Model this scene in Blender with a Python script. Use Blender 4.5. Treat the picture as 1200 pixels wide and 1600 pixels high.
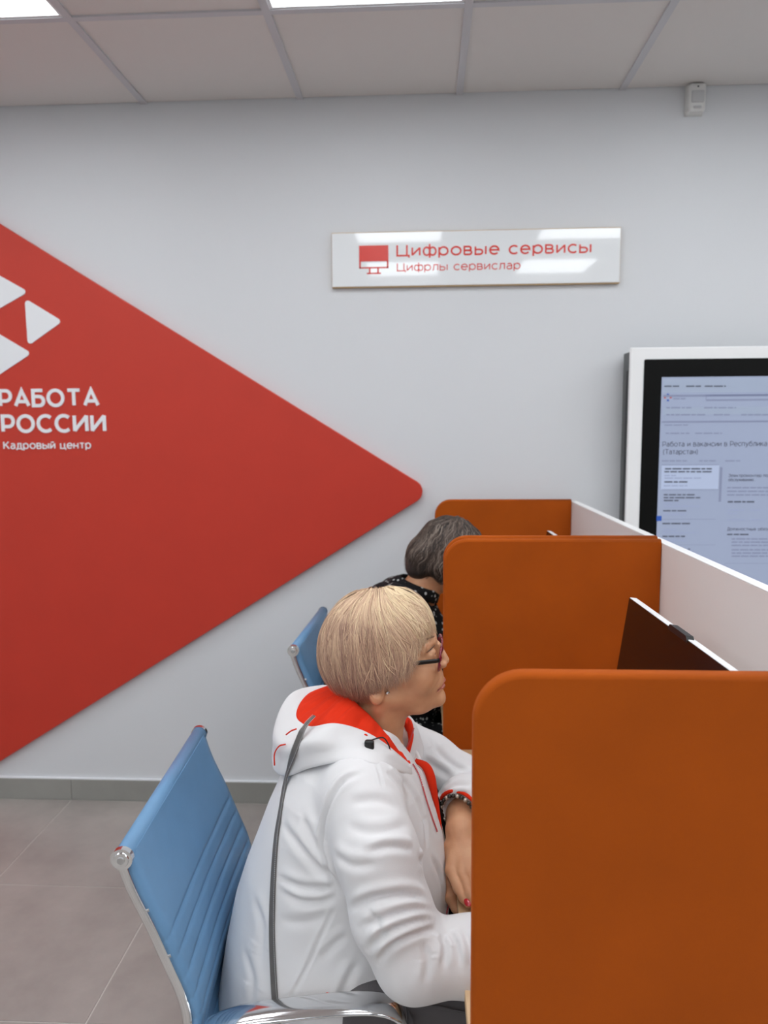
import bpy, bmesh, math, random
import numpy as np
from mathutils import Vector, Matrix

for _o in list(bpy.data.objects):
    bpy.data.objects.remove(_o)
sc = bpy.context.scene
C = sc.collection

# ------------------------------------------------------------------ camera
H = 1.587                      # eye height
FPX = 1200.0                   # focal length in pixels of the 1200x1600 frame
def _cam_rot(yaw, pitch, roll):
    y, p, r = [math.radians(a) for a in (yaw, pitch, roll)]
    B = np.array([[1, 0, 0], [0, 0, -1], [0, 1, 0]], float)
    Ry = np.array([[math.cos(y), 0, math.sin(y)], [0, 1, 0], [-math.sin(y), 0, math.cos(y)]])
    Rp = np.array([[1, 0, 0], [0, math.cos(p), -math.sin(p)], [0, math.sin(p), math.cos(p)]])
    Rr = np.array([[math.cos(r), -math.sin(r), 0], [math.sin(r), math.cos(r), 0], [0, 0, 1]])
    return Rr @ Rp @ Ry @ B
CM = _cam_rot(3.054, 6.637, -0.408)
cam_data = bpy.data.cameras.new('camera')
cam_data.sensor_fit = 'AUTO'; cam_data.sensor_width = 36.0
cam_data.lens = FPX / 1600 * 36.0
cam_data.clip_start = 0.05
cam_data.dof.use_dof = True
cam_data.dof.focus_distance = 1.40
cam_data.dof.aperture_fstop = 4.6
cam = bpy.data.objects.new('camera', cam_data); C.objects.link(cam)
cam.matrix_world = Matrix([[CM[0][i], -CM[1][i], -CM[2][i], (0, 0, H)[i]] for i in range(3)] + [[0, 0, 0, 1]])
sc.camera = cam

# ------------------------------------------------------------------ world, view
w = bpy.data.worlds.new('world'); sc.world = w; w.use_nodes = True
w.node_tree.nodes['Background'].inputs[0].default_value = (0.75, 0.85, 1, 1)
w.node_tree.nodes['Background'].inputs[1].default_value = 0.3
sc.view_settings.view_transform = 'Standard'
sc.view_settings.look = 'None'
sc.view_settings.gamma = 1.0
sc.view_settings.use_curve_mapping = False
sc.view_settings.exposure = 0.20
PANEL_STRENGTH = 5.4           # ceiling LED panels

def ray(px, py):
    return CM.T @ np.array([(px - 600) / FPX, (py - 800) / FPX, 1.0])
def atY(px, py, Y):
    d = ray(px, py); v = d * (Y / d[1]); return np.array([v[0], v[1], v[2] + H])
def atZ(px, py, z):
    d = ray(px, py); v = d * ((z - H) / d[2]); return np.array([v[0], v[1], z])

# ------------------------------------------------------------------ materials
def srgb(r, g, b):
    f = lambda c: c / 12.92 if c <= 0.04045 else ((c + 0.055) / 1.055) ** 2.4
    return (f(r / 255), f(g / 255), f(b / 255), 1)
def mat(name, col, rough=0.6, metal=0.0, noise=0.0, nscale=30, bump=0.0, bscale=200, sheen=0.0, spec=0.5,
        coat=0.0, emit=None, estr=0.0, sss=0.0, col2=None, stretch=None):
    m = bpy.data.materials.new(name); m.use_nodes = True
    nt = m.node_tree; b = nt.nodes['Principled BSDF']
    b.inputs['Base Color'].default_value = col
    b.inputs['Roughness'].default_value = rough
    b.inputs['Metallic'].default_value = metal
    b.inputs['Specular IOR Level'].default_value = spec
    b.inputs['Coat Weight'].default_value = coat
    b.inputs['Coat Roughness'].default_value = 0.08
    if sheen:
        b.inputs['Sheen Weight'].default_value = sheen
        b.inputs['Sheen Roughness'].default_value = 0.4
        b.inputs['Sheen Tint'].default_value = (min(1, col[0] * 1.6 + .1), min(1, col[1] * 1.6 + .05), min(1, col[2] * 1.6 + .02), 1)
    if sss:
        b.inputs['Subsurface Weight'].default_value = sss
        b.inputs['Subsurface Radius'].default_value = (0.012, 0.005, 0.003)
        b.inputs['Subsurface Scale'].default_value = 0.4
    if emit:
        b.inputs['Emission Color'].default_value = emit
        b.inputs['Emission Strength'].default_value = estr
    tc = nt.nodes.new('ShaderNodeTexCoord')
    vec = tc.outputs['Object']
    if stretch:
        mp = nt.nodes.new('ShaderNodeMapping'); mp.inputs['Scale'].default_value = stretch
        nt.links.new(vec, mp.inputs['Vector']); vec = mp.outputs['Vector']
    if noise:
        n = nt.nodes.new('ShaderNodeTexNoise'); n.inputs['Scale'].default_value = nscale
        n.inputs['Detail'].default_value = 5
        nt.links.new(vec, n.inputs['Vector'])
        r = nt.nodes.new('ShaderNodeValToRGB')
        c2 = col2 or tuple(c * (1 - noise) for c in col[:3]) + (1,)
        r.color_ramp.elements[0].color = c2; r.color_ramp.elements[0].position = 0.3
        r.color_ramp.elements[1].color = col; r.color_ramp.elements[1].position = 0.7
        nt.links.new(n.outputs['Fac'], r.inputs['Fac'])
        nt.links.new(r.outputs['Color'], b.inputs['Base Color'])
    if bump:
        n2 = nt.nodes.new('ShaderNodeTexNoise'); n2.inputs['Scale'].default_value = bscale
        n2.inputs['Detail'].default_value = 3
        nt.links.new(vec, n2.inputs['Vector'])
        bp = nt.nodes.new('ShaderNodeBump'); bp.inputs['Strength'].default_value = bump
        bp.inputs['Distance'].default_value = 0.002
        nt.links.new(n2.outputs['Fac'], bp.inputs['Height'])
        nt.links.new(bp.outputs['Normal'], b.inputs['Normal'])
    return m

M = {}
M['wall'] = mat('wall_paint', srgb(222, 224, 227), 0.7, bump=0.05, bscale=400)
M['wallgrey'] = mat('wall_greyed_for_chrome', srgb(132, 134, 138), 0.7)  # unseen front wall, colour greyed so the chair chrome reflects darker
M['ceil'] = mat('ceiling_tile', srgb(226, 222, 219), 0.9, bump=0.15, bscale=600)
M['tbar'] = mat('ceiling_bar', srgb(205, 205, 209), 0.55)
M['red'] = mat('red_panel', srgb(202, 54, 35), 0.5, noise=0.05, nscale=6)
M['white'] = mat('white_plastic', srgb(236, 238, 240), 0.35)
M['letter'] = mat('white_letter', srgb(240, 242, 245), 0.4)
M['sign'] = mat('sign_white', srgb(240, 243, 245), 0.025, coat=0.6)
M['gold'] = mat('sign_edge', srgb(196, 164, 118), 0.45)
M['signred'] = mat('sign_red', srgb(222, 60, 50), 0.25)
M['orange'] = mat('orange_velvet', srgb(174, 80, 9), 0.85, noise=0.13, nscale=7, bump=0.22, bscale=900, sheen=0.18, spec=0.2)
M['lam'] = mat('white_laminate', srgb(232, 226, 224), 0.45)
M['lamedge'] = mat('white_edge', srgb(245, 245, 245), 0.4)
M['chrome'] = mat('chrome', (0.78, 0.79, 0.80, 1), 0.10, 1.0)
M['steel'] = mat('brushed_steel', (0.6, 0.61, 0.62, 1), 0.3, 1.0)
M['blue'] = mat('blue_leather', srgb(108, 152, 192), 0.42, noise=0.05, nscale=20, bump=0.12, bscale=700)
M['black'] = mat('black_plastic', srgb(22, 22, 23), 0.4)
M['dgrey'] = mat('dark_grey_metal', srgb(84, 86, 86), 0.45)
M['screen_dark'] = mat('dark_monitor_glass', srgb(14, 13, 14), 0.22)
M['pir'] = mat('sensor_plastic', srgb(226, 226, 224), 0.45)
M['pirlens'] = mat('sensor_lens', srgb(196, 197, 198), 0.3)
M['wood'] = mat('light_oak', srgb(222, 190, 150), 0.5, noise=0.14, nscale=9, stretch=(3, 0.3, 3), col2=srgb(196, 158, 116))

def floor_mat():
    m = bpy.data.materials.new('grey_floor_tile'); m.use_nodes = True
    nt = m.node_tree; b = nt.nodes['Principled BSDF']
    tc = nt.nodes.new('ShaderNodeTexCoord')
    n1 = nt.nodes.new('ShaderNodeTexNoise'); n1.inputs['Scale'].default_value = 2.2; n1.inputs['Detail'].default_value = 8
    n1.inputs['Roughness'].default_value = 0.62
    nt.links.new(tc.outputs['Object'], n1.inputs['Vector'])
    r = nt.nodes.new('ShaderNodeValToRGB')
    r.color_ramp.elements[0].position = 0.30; r.color_ramp.elements[0].color = srgb(148, 141, 136)
    r.color_ramp.elements[1].position = 0.72; r.color_ramp.elements[1].color = srgb(182, 175, 169)
    nt.links.new(n1.outputs['Fac'], r.inputs['Fac'])
    nt.links.new(r.outputs['Color'], b.inputs['Base Color'])
    b.inputs['Roughness'].default_value = 0.42
    return m
M['floor'] = floor_mat()
M['grout'] = mat('grout', srgb(212, 208, 202), 0.8)
M['base'] = mat('baseboard_tile', srgb(160, 159, 153), 0.5, noise=0.14, nscale=5)

# ------------------------------------------------------------------ object helpers
def link_mesh(name, me, m=None, parent=None, smooth=False):
    o = bpy.data.objects.new(name, me); C.objects.link(o)
    if m is not None:
        me.materials.clear(); me.materials.append(m)
    if smooth:
        for p in me.polygons: p.use_smooth = True
    if parent is not None: o.parent = parent
    return o
def obj(name, bm, m, parent=None, smooth=False, off=None):
    if off is not None: bmesh.ops.translate(bm, verts=bm.verts, vec=Vector(off))
    me = bpy.data.meshes.new(name); bm.normal_update(); bm.to_mesh(me); bm.free()
    return link_mesh(name, me, m, parent, smooth)
def tag(o, label, cat, group=None):
    o['label'] = label; o['category'] = cat
    if group: o['group'] = group
    return o
def thing(name, label, cat, loc=(0, 0, 0), rotz=0, group=None):
    o = bpy.data.objects.new(name, None); C.objects.link(o)
    o.location = loc; o.rotation_euler = (0, 0, rotz); o.empty_display_size = 0.1
    return tag(o, label, cat, group)
def struct(o):
    o['kind'] = 'structure'; return o
def box(bm, x0, x1, y0, y1, z0, z1, bev=0, seg=2, mtx=None):
    vs = [bm.verts.new((x, y, z)) for z in (z0, z1) for y in (y0, y1) for x in (x0, x1)]
    fs = [bm.faces.new([vs[i] for i in q]) for q in ((0, 2, 3, 1), (4, 5, 7, 6), (0, 1, 5, 4), (2, 6, 7, 3), (0, 4, 6, 2), (1, 3, 7, 5))]
    if bev:
        es = list({e for f in fs for e in f.edges})
        r = bmesh.ops.bevel(bm, geom=es, offset=bev, segments=seg, affect='EDGES', profile=0.5)
        vs = list({v for f in r['faces'] for v in f.verts} | {v for v in vs if v.is_valid})
    if mtx is not None: bmesh.ops.transform(bm, matrix=mtx, verts=vs)
    return bm
def nb(): return bmesh.new()
def bx(*a, **k): return box(nb(), *a, **k)
def tube(bm, pts, r, seg=10, closed=False, flat=None, up=None):
    """sweep a circle (or a flat oval: flat=(rx, ry)) along pts"""
    P = [Vector(p) for p in pts]; n = len(P)
    rr = r if hasattr(r, '__len__') else [r] * n
    rings = []; N = None
    for i in range(n):
        if closed: t = P[(i + 1) % n] - P[i - 1]
        else: t = P[min(i + 1, n - 1)] - P[max(i - 1, 0)]
        t.normalize()
        if up is not None: N = Vector(up) - t * Vector(up).dot(t)
        elif N is None:
            a = Vector((0, 0, 1)) if abs(t.z) < 0.9 else Vector((1, 0, 0)); N = a - t * a.dot(t)
        else: N = N - t * N.dot(t)
        N.normalize(); Bn = t.cross(N)
        ring = []
        for k in range(seg):
            a = 2 * math.pi * k / seg
            ra, rb = (rr[i], rr[i]) if flat is None else (flat[0] * rr[i], flat[1] * rr[i])
            ring.append(bm.verts.new(P[i] + N * math.cos(a) * ra + Bn * math.sin(a) * rb))
        rings.append(ring)
    for i in range(n if closed else n - 1):
        A, Bq = rings[i], rings[(i + 1) % n]
        for k in range(seg):
            bm.faces.new((A[k], A[(k + 1) % seg], Bq[(k + 1) % seg], Bq[k]))
    if not closed:
        bm.faces.new(rings[0][::-1]); bm.faces.new(rings[-1])
    return bm
def cyl(bm, a, b, r0, r1=None, seg=20):
    return tube(bm, [a, b], [r0, r0 if r1 is None else r1], seg)
def prism(bm, pts2, y0, y1, plane='XZ', bev=0, keep=None):
    """closed outline extruded along the third axis"""
    f3 = {'XZ': lambda p, t: (p[0], t, p[1]), 'XY': lambda p, t: (p[0], p[1], t), 'YZ': lambda p, t: (t, p[0], p[1])}[plane]
    A = [bm.verts.new(f3(p, y0)) for p in pts2]; B2 = [bm.verts.new(f3(p, y1)) for p in pts2]
    n = len(pts2)
    fs = [bm.faces.new(A), bm.faces.new(B2[::-1])]
    for i in range(n): fs.append(bm.faces.new((A[i], B2[i], B2[(i + 1) % n], A[(i + 1) % n])))
    bmesh.ops.recalc_face_normals(bm, faces=fs)
    if bev:
        es = [e for f in fs[:2] for e in f.edges if keep is None or min(v.co.x for v in e.verts) < keep - 1e-4]
        bmesh.ops.bevel(bm, geom=es, offset=bev, segments=3, affect='EDGES', profile=0.5)
    return bm
def round_poly(pts, radii, seg=8):
    """polygon with rounded corners"""
    out = []; n = len(pts)
    rs = radii if hasattr(radii, '__len__') else [radii] * n
    for i in range(n):
        p = Vector(pts[i]); a = (Vector(pts[i - 1]) - p).normalized(); b = (Vector(pts[(i + 1) % n]) - p).normalized()
        r = rs[i]
        if r <= 0: out.append(tuple(p)); continue
        ang = a.angle(b); d = r / math.tan(ang / 2); c = p + (a + b).normalized() * (r / math.sin(ang / 2))
        s, e = p + a * d - c, p + b * d - c
        tot = math.pi - ang
        sg = 1 if s.x * e.y - s.y * e.x > 0 else -1
        for k in range(seg + 1):
            t = sg * tot * k / seg
            out.append((c.x + s.x * math.cos(t) - s.y * math.sin(t), c.y + s.x * math.sin(t) + s.y * math.cos(t)))
    return out
def smooth_curve(pts, n=8):
    """Catmull-Rom through pts"""
    P = [np.array(p, float) for p in pts]; P = [2 * P[0] - P[1]] + P + [2 * P[-1] - P[-2]]
    out = []
    for i in range(1, len(P) - 2):
        for k in range(n):
            t = k / n
            out.append(0.5 * ((2 * P[i]) + (-P[i - 1] + P[i + 1]) * t + (2 * P[i - 1] - 5 * P[i] + 4 * P[i + 1] - P[i + 2]) * t * t + (-P[i - 1] + 3 * P[i] - 3 * P[i + 1] + P[i + 2]) * t ** 3))
    out.append(P[-2]); return out

# ------------------------------------------------------------------ lettering: a geometric sans drawn from strokes
def _arc(cx, cy, rx, ry, a0, a1, n=14):
    return [(cx + rx * math.cos(math.radians(a0 + (a1 - a0) * k / n)), cy + ry * math.sin(math.radians(a0 + (a1 - a0) * k / n))) for k in range(n + 1)]
X_ = 0.75                       # x-height, capitals are 1 high
def _ring(cx, cy, rx, ry): return _arc(cx, cy, rx, ry, 90, 450, 28)
GL = {
 'Ц': (0.98, [[(0, 1), (0, 0), (0.92, 0), (0.92, -0.2)], [(0.76, 1), (0.76, 0)]]),
 'И': (0.86, [[(0, 1), (0, 0)], [(0, 0.03), (0.78, 0.97)], [(0.78, 1), (0.78, 0)]]),
 'Р': (0.74, [[(0, 0), (0, 1), (0.34, 1)] + _arc(0.36, 0.66, 0.32, 0.34, 90, -90) + [(0, 0.32)]]),
 'А': (0.92, [[(0, 0), (0.43, 1), (0.86, 0)], [(0.15, 0.28), (0.71, 0.28)]]),
 'Б': (0.74, [[(0.62, 1), (0, 1), (0, 0), (0.36, 0)] + _arc(0.38, 0.30, 0.29, 0.30, -90, 90) + [(0, 0.60)]]),
 'О': (1.02, [_ring(0.47, 0.5, 0.48, 0.5)]),
 'Т': (0.84, [[(0, 1), (0.78, 1)], [(0.39, 1), (0.39, 0)]]),
 'С': (0.90, [_arc(0.48, 0.5, 0.48, 0.5, 48, 312, 22)]),
 'К': (0.82, [[(0, 1), (0, 0)], [(0.70, 1), (0.05, 0.40)], [(0.26, 0.58), (0.74, 0)]]),
 'Э': (0.90, [_arc(0.36, 0.5, 0.48, 0.5, 132, -132, 22), [(0.30, 0.5), (0.83, 0.5)]]),
 'Д': (0.95, [[(0, -0.2), (0, 0), (0.9, 0), (0.9, -0.2)], [(0.14, 0.02), (0.24, 0.5), (0.24, 1), (0.74, 1), (0.74, 0)]]),
 'В': (0.76, [[(0, 0), (0, 1), (0.34, 1)] + _arc(0.36, 0.76, 0.24, 0.24, 90, -90) + [(0, 0.52)], [(0.36, 0.52)] + _arc(0.40, 0.26, 0.28, 0.26, 90, -90) + [(0, 0)]]),
 'и': (0.68, [[(0, X_), (0, 0)], [(0, 0.03), (0.58, X_ - .03)], [(0.58, X_), (0.58, 0)]]),
 'й': (0.68, [[(0, X_), (0, 0)], [(0, 0.03), (0.58, X_ - .03)], [(0.58, X_), (0.58, 0)], _arc(0.29, 1.02, 0.16, 0.13, 200, 340, 8)]),
 'ф': (1.02, [_ring(0.25, X_ / 2, 0.25, X_ / 2), _ring(0.71, X_ / 2, 0.25, X_ / 2), [(0.48, 1.06), (0.48, -0.24)]]),
 'р': (0.76, [[(0, X_), (0, -0.26)], _ring(0.34, X_ / 2, 0.33, X_ / 2)]),
 'о': (0.80, [_ring(0.36, X_ / 2, 0.36, X_ / 2)]),
 'в': (0.66, [[(0, 0), (0, X_), (0.32, X_)] + _arc(0.33, X_ - .18, 0.18, 0.18, 90, -90, 8) + [(0, 0.39)], [(0.32, 0.39)] + _arc(0.35, 0.195, 0.21, 0.195, 90, -90, 8) + [(0, 0)]]),
 'ы': (0.92, [[(0, X_), (0, 0), (0.30, 0)] + _arc(0.31, 0.23, 0.24, 0.23, -90, 90, 10) + [(0, 0.46)], [(0.80, X_), (0.80, 0)]]),
 'е': (0.76, [[(0.01, 0.39), (0.67, 0.39)] + _arc(0.34, X_ / 2, 0.335, X_ / 2, 2, 318, 24)]),
 'с': (0.68, [_arc(0.35, X_ / 2, 0.35, X_ / 2, 45, 315, 20)]),
 'л': (0.70, [[(-0.02, 0.0), (0.06, 0.03), (0.12, 0.25), (0.15, X_), (0.58, X_), (0.58, 0)]]),
 'а': (0.66, [_arc(0.28, 0.48, 0.26, 0.27, 140, 0, 12) + [(0.54, 0)], [(0.54, 0.44), (0.26, 0.44)] + _arc(0.24, 0.22, 0.22, 0.22, 90, 270, 12) + _arc(0.26, 0.26, 0.28, 0.26, 270, 350, 6)]),
 'д': (0.78, [[(0, -0.2), (0, 0), (0.72, 0), (0.72, -0.2)], [(0.12, 0.02), (0.2, 0.4), (0.2, X_), (0.6, X_), (0.6, 0)]]),
 'ц': (0.76, [[(0, X_), (0, 0), (0.70, 0), (0.70, -0.2)], [(0.56, X_), (0.56, 0)]]),
 'н': (0.70, [[(0, X_), (0, 0)], [(0.58, X_), (0.58, 0)], [(0, X_ / 2), (0.58, X_ / 2)]]),
 'т': (0.62, [[(0, X_), (0.56, X_)], [(0.28, X_), (0.28, 0)]]),
 'к': (0.64, [[(0, X_), (0, 0)], [(0.52, X_), (0.04, 0.34)], [(0.2, 0.46), (0.56, 0)]]),
 'п': (0.70, [[(0, 0), (0, X_), (0.58, X_), (0.58, 0)]]),
 'у': (0.66, [[(0, X_), (0.3, 0.04)], [(0.6, X_), (0.26, -0.12), (0.16, -0.24), (0.02, -0.24)]]),
 'б': (0.80, [_ring(0.36, 0.34, 0.35, 0.34), [(0.02, 0.36), (0.03, 0.62), (0.14, 0.86), (0.34, 0.95), (0.62, 1.0)]]),
 'ь': (0.66, [[(0, X_), (0, 0), (0.30, 0)] + _arc(0.33, 0.23, 0.24, 0.23, -90, 90, 10) + [(0, 0.46)]]),
 'з': (0.62, [_arc(0.24, 0.55, 0.24, 0.20, 140, -90, 10), _arc(0.24, 0.19, 0.27, 0.20, 90, -140, 10)]),
 'я': (0.66, [[(0.54, 0), (0.54, X_), (0.24, X_)] + _arc(0.24, 0.52, 0.22, 0.23, 90, 270, 10) + [(0.54, 0.29)], [(0.24, 0.29), (0.02, 0)]]),
 'м': (0.84, [[(0, 0), (0, X_), (0.36, 0.12), (0.72, X_), (0.72, 0)]]),
 'э': (0.68, [_arc(0.27, X_ / 2, 0.35, X_ / 2, 135, -135, 18), [(0.2, X_ / 2), (0.6, X_ / 2)]]),
 'ж': (0.92, [[(0.41, X_), (0.41, 0)], [(0, X_), (0.38, 0.38), (0, 0)], [(0.82, X_), (0.44, 0.38), (0.82, 0)]]),
 'ю': (1.0, [[(0, X_), (0, 0)], [(0, X_ / 2), (0.26, X_ / 2)], _ring(0.6, X_ / 2, 0.34, X_ / 2)]),
 'щ': (1.0, [[(0, X_), (0, 0), (0.96, 0), (0.96, -0.2)], [(0.4, X_), (0.4, 0)], [(0.82, X_), (0.82, 0)]]),
 '(': (0.36, [_arc(0.42, 0.42, 0.34, 0.70, 125, 235, 10)]),
 ')': (0.36, [_arc(-0.14, 0.42, 0.34, 0.70, 55, -55, 10)]),
 '.': (0.26, [[(0.0, 0.0), (0.0, 0.06)]]),
 '-': (0.5, [[(0.0, 0.36), (0.36, 0.36)]]),
 ' ': (0.36, []),
}
def stroke(bm, pts, w, z, place):
    """flat mitred ribbon of width w along pts, thickness z"""
    n = len(pts); L = []; R = []
    closed = math.hypot(pts[0][0] - pts[-1][0], pts[0][1] - pts[-1][1]) < 1e-6 and n > 4
    for i in range(n):
        if closed: a, b = pts[i - 1 if i else n - 2], pts[i + 1 if i < n - 1 else 1]
        else: a, b = pts[max(i - 1, 0)], pts[min(i + 1, n - 1)]
        p = pts[i]
        d1 = np.array([p[0] - a[0], p[1] - a[1]]); d2 = np.array([b[0] - p[0], b[1] - p[1]])
        if np.hypot(*d1) < 1e-9: d1 = d2
        if np.hypot(*d2) < 1e-9: d2 = d1
        d1 = d1 / np.hypot(*d1); d2 = d2 / np.hypot(*d2)
        n1 = np.array([-d1[1], d1[0]]); n2 = np.array([-d2[1], d2[0]])
        m = n1 + n2; q = np.hypot(*m)
        m = n1 if q < 0.3 else m / q
        k = w / 2 / max(0.45, float(m @ n1))
        L.append((p[0] + m[0] * k, p[1] + m[1] * k)); R.append((p[0] - m[0] * k, p[1] - m[1] * k))
    va = [[bm.verts.new(place(q[0], q[1], zz * (1 + .12 * i / n))) for i, q in enumerate(S)] for S in (L, R) for zz in (0, z)]
    L0, L1, R0, R1 = va
    for i in range(n - 1):
        bm.faces.new((L1[i], R1[i], R1[i + 1], L1[i + 1]))
        bm.faces.new((L0[i], L1[i], L1[i + 1], L0[i + 1]))
        bm.faces.new((R1[i], R0[i], R0[i + 1], R1[i + 1]))
    for i in (0, n - 1):
        bm.faces.new((L0[i], R0[i], R1[i], L1[i]) if i else (L1[i], R1[i], R0[i], L0[i]))
def text_width(s, weight):
    return sum(GL[c][0] + weight + 0.03 for c in s) - weight - 0.03
def lettering(bm, s, x0, x1, y, zb, zc, weight=0.11, thick=0.003, track=0.0):
    """text on a plane facing -Y: left x0 to right x1, baseline zb, cap top zc"""
    hc = (zc - zb) / (1 + weight)
    wd = text_width(s, weight) + weight
    kx = (x1 - x0) / wd
    cx = x0 + kx * weight / 2
    for ch in s:
        adv, strokes = GL[ch]
        for si, st in enumerate(strokes):
            sq = kx / hc
            # squash in x is applied to the path, the pen keeps its width
            stroke(bm, [(p[0] * sq, p[1]) for p in st], weight, thick * (1 + .18 * si),
                   lambda u, v, t, c=cx: (c + u * hc, y - t, zb + hc * weight / 2 + v * hc))
        cx += (adv + weight + 0.03) * kx
    return bm
def px_lettering(bm, s, pl, pr, cap, Y, weight=0.11, thick=0.003, track=0.0):
    """left end baseline pl=(x,y) and right end baseline x pr; cap = cap height in pixels"""
    a = atY(pl[0], pl[1], Y); b = atY(pr, pl[1], Y); c = atY(pl[0], pl[1] - cap, Y)
    return lettering(bm, s, a[0], b[0], Y, a[2], c[2], weight, thick, track)
# ================================================================== room
WY = 3.044; CZ = 2.809
X0, X1, Y0 = -3.6, 4.0, -4.2
struct(obj('wall_back', bx(X0 - .1, X1 + .1, WY, WY + .1, -.05, CZ + .25), M['wall']))
struct(obj('wall_left', bx(X0 - .1, X0, Y0, WY, -.05, CZ + .25), M['wall']))
struct(obj('wall_right', bx(X1, X1 + .1, Y0, WY, -.05, CZ + .25), M['wall']))
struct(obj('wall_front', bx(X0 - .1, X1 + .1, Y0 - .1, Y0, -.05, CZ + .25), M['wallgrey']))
# floor: 600 mm porcelain tiles with pale grout
fl = struct(obj('floor', bx(X0, X1, Y0, WY, -.06, -.002), M['grout']))
bm = nb(); g = 0.0023
TX, TY = -1.505, 2.432
ix0 = math.floor((X0 - TX) / .6); ix1 = math.ceil((X1 - TX) / .6)
iy0 = math.floor((Y0 - TY) / .6); iy1 = math.ceil((WY - TY) / .6)
for i in range(ix0, ix1):
    for j in range(iy0, iy1 + 1):
        a, b = max(X0, TX + i * .6 + g), min(X1, TX + (i + 1) * .6 - g)
        c, d = max(Y0, TY + j * .6 + g), min(WY, TY + (j + 1) * .6 - g)
        if b - a > .01 and d - c > .01: box(bm, a, b, c, d, -.004, 0)
struct(obj('floor_tiles', bm, M['floor'], fl))
# ceiling: 600 mm lay-in tiles on a T-bar grid, LED panels on every other module
GX, GY = -.469, 2.423
PAN = lambda i, j: (i % 2 == 0) and (j % 2 == 0)
ix0 = math.floor((X0 - GX) / .6); ix1 = math.ceil((X1 - GX) / .6)
iy0 = math.floor((Y0 - GY) / .6); iy1 = 1
bm = nb(); tb = nb(); lights = []
for i in range(ix0, ix1):
    for j in range(iy0, iy1):
        a, b = max(X0, GX + i * .6), min(X1, GX + (i + 1) * .6)
        c, d = max(Y0, GY + j * .6), min(WY, GY + (j + 1) * .6 + (.03 if j == 0 else 0))
        if b - a < .02 or d - c < .02: continue
        if i % 2 == 0 and j % 2 == 1 and b - a > .55 and d - c > .55: lights.append((i, j)); continue
        box(bm, a + .004, b - .004, c + .004, d - .004, CZ - .001, CZ + .018)
ce = struct(obj('ceiling', bm, M['ceil']))
struct(obj('ceiling_slab', bx(X0, X1, Y0, WY, CZ + .03, CZ + .2), M['ceil'], ce))
for i in range(ix0, ix1 + 1):
    x = GX + i * .6
    if X0 < x < X1: box(tb, x - .0125, x + .0125, Y0, WY, CZ - .0075, CZ + .03)
for j in range(iy0, iy1):
    y = GY + j * .6
    if Y0 < y < WY: box(tb, X0, X1, y - .0125, y + .0125, CZ - .0068, CZ + .03)
o = struct(obj('trim_1', tb, M['tbar']))
# LED panels
M['led'] = mat('led_diffuser', srgb(250, 252, 255), 0.5, emit=(0.93, 0.97, 1.0, 1), estr=PANEL_STRENGTH)
ORD = ['first', 'second', 'third', 'fourth', 'fifth', 'sixth', 'seventh', 'eighth']
cols = sorted({i for i, j in lights}); rows = sorted({j for i, j in lights}, reverse=True)
for (i, j) in lights:
    r, c = rows.index(j), cols.index(i)
    x, y = GX + (i + .5) * .6, GY + (j + .5) * .6
    lab = 'lit white square LED ceiling panel, %s row from the sign wall, %s from the left' % (ORD[r], ORD[c])
    if r == 0 and i == -2: lab = 'lit LED ceiling panel cut by the top left corner of the photo'
    if r == 0 and i == 0: lab = 'lit LED ceiling panel at the top edge, above the white sign'
    t = thing('ceiling_light', lab, 'ceiling light', (x, y, CZ), 0, 'square LED panels in the ceiling')
    fr = nb()
    for s in (-1, 1):
        box(fr, s * .286 - .009, s * .286 + .009, -.295, .295, -.004, .02)
        box(fr, -.277, .277, s * .286 - .009, s * .286 + .009, -.004, .02)
    obj('frame', fr, M['white'], t)
    obj('diffuser', bx(-.277, .277, -.277, .277, .001, .012), M['led'], t)
# baseboard of floor tile with a white sealant line
bm = nb()
edges = [X0] + [TX + .003 + i * .6 for i in range(-3, 10) if X0 < TX + i * .6 < X1] + [X1]
for a, b in zip(edges[:-1], edges[1:]): box(bm, a + .001, b - .001, WY - .010, WY, 0, .092)
bo = struct(obj('baseboard_back', bm, M['base']))
struct(obj('trim_2', bx(X0, X1, WY - .011, WY, .092, .097), M['letter']))
struct(obj('baseboard_left', bx(X0, X0 + .01, Y0, WY - .012, 0, .092), M['base']))
struct(obj('baseboard_right', bx(X1 - .01, X1, Y0, WY - .012, 0, .092), M['base']))

# ================================================================== red arrow panel with logo and lettering
RY = WY - .030
apex = atY(676, 768, RY); up = atY(0, 350, RY); dn = atY(0, 1190, RY)
su = (up[2] - apex[2]) / (up[0] - apex[0]); sd = (dn[2] - apex[2]) / (dn[0] - apex[0])
xl = -2.36
zlo = .13; xlo = apex[0] + (zlo - apex[2]) / sd
pts = [(apex[0], apex[2]), (xl, apex[2] + su * (xl - apex[0])), (xl, zlo), (xlo, zlo)]
pts = round_poly(pts, [.045, .03, .03, .03])
red = thing('wall_panel', 'large red arrow shaped panel with white logo and lettering on the grey wall', 'wall panel', (-1.4, WY, 1.2))
R0 = Vector((-1.4, WY, 1.2))
obj('panel', prism(nb(), pts, WY - .0005, RY, bev=.003), M['red'], red, off=-R0)
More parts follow.
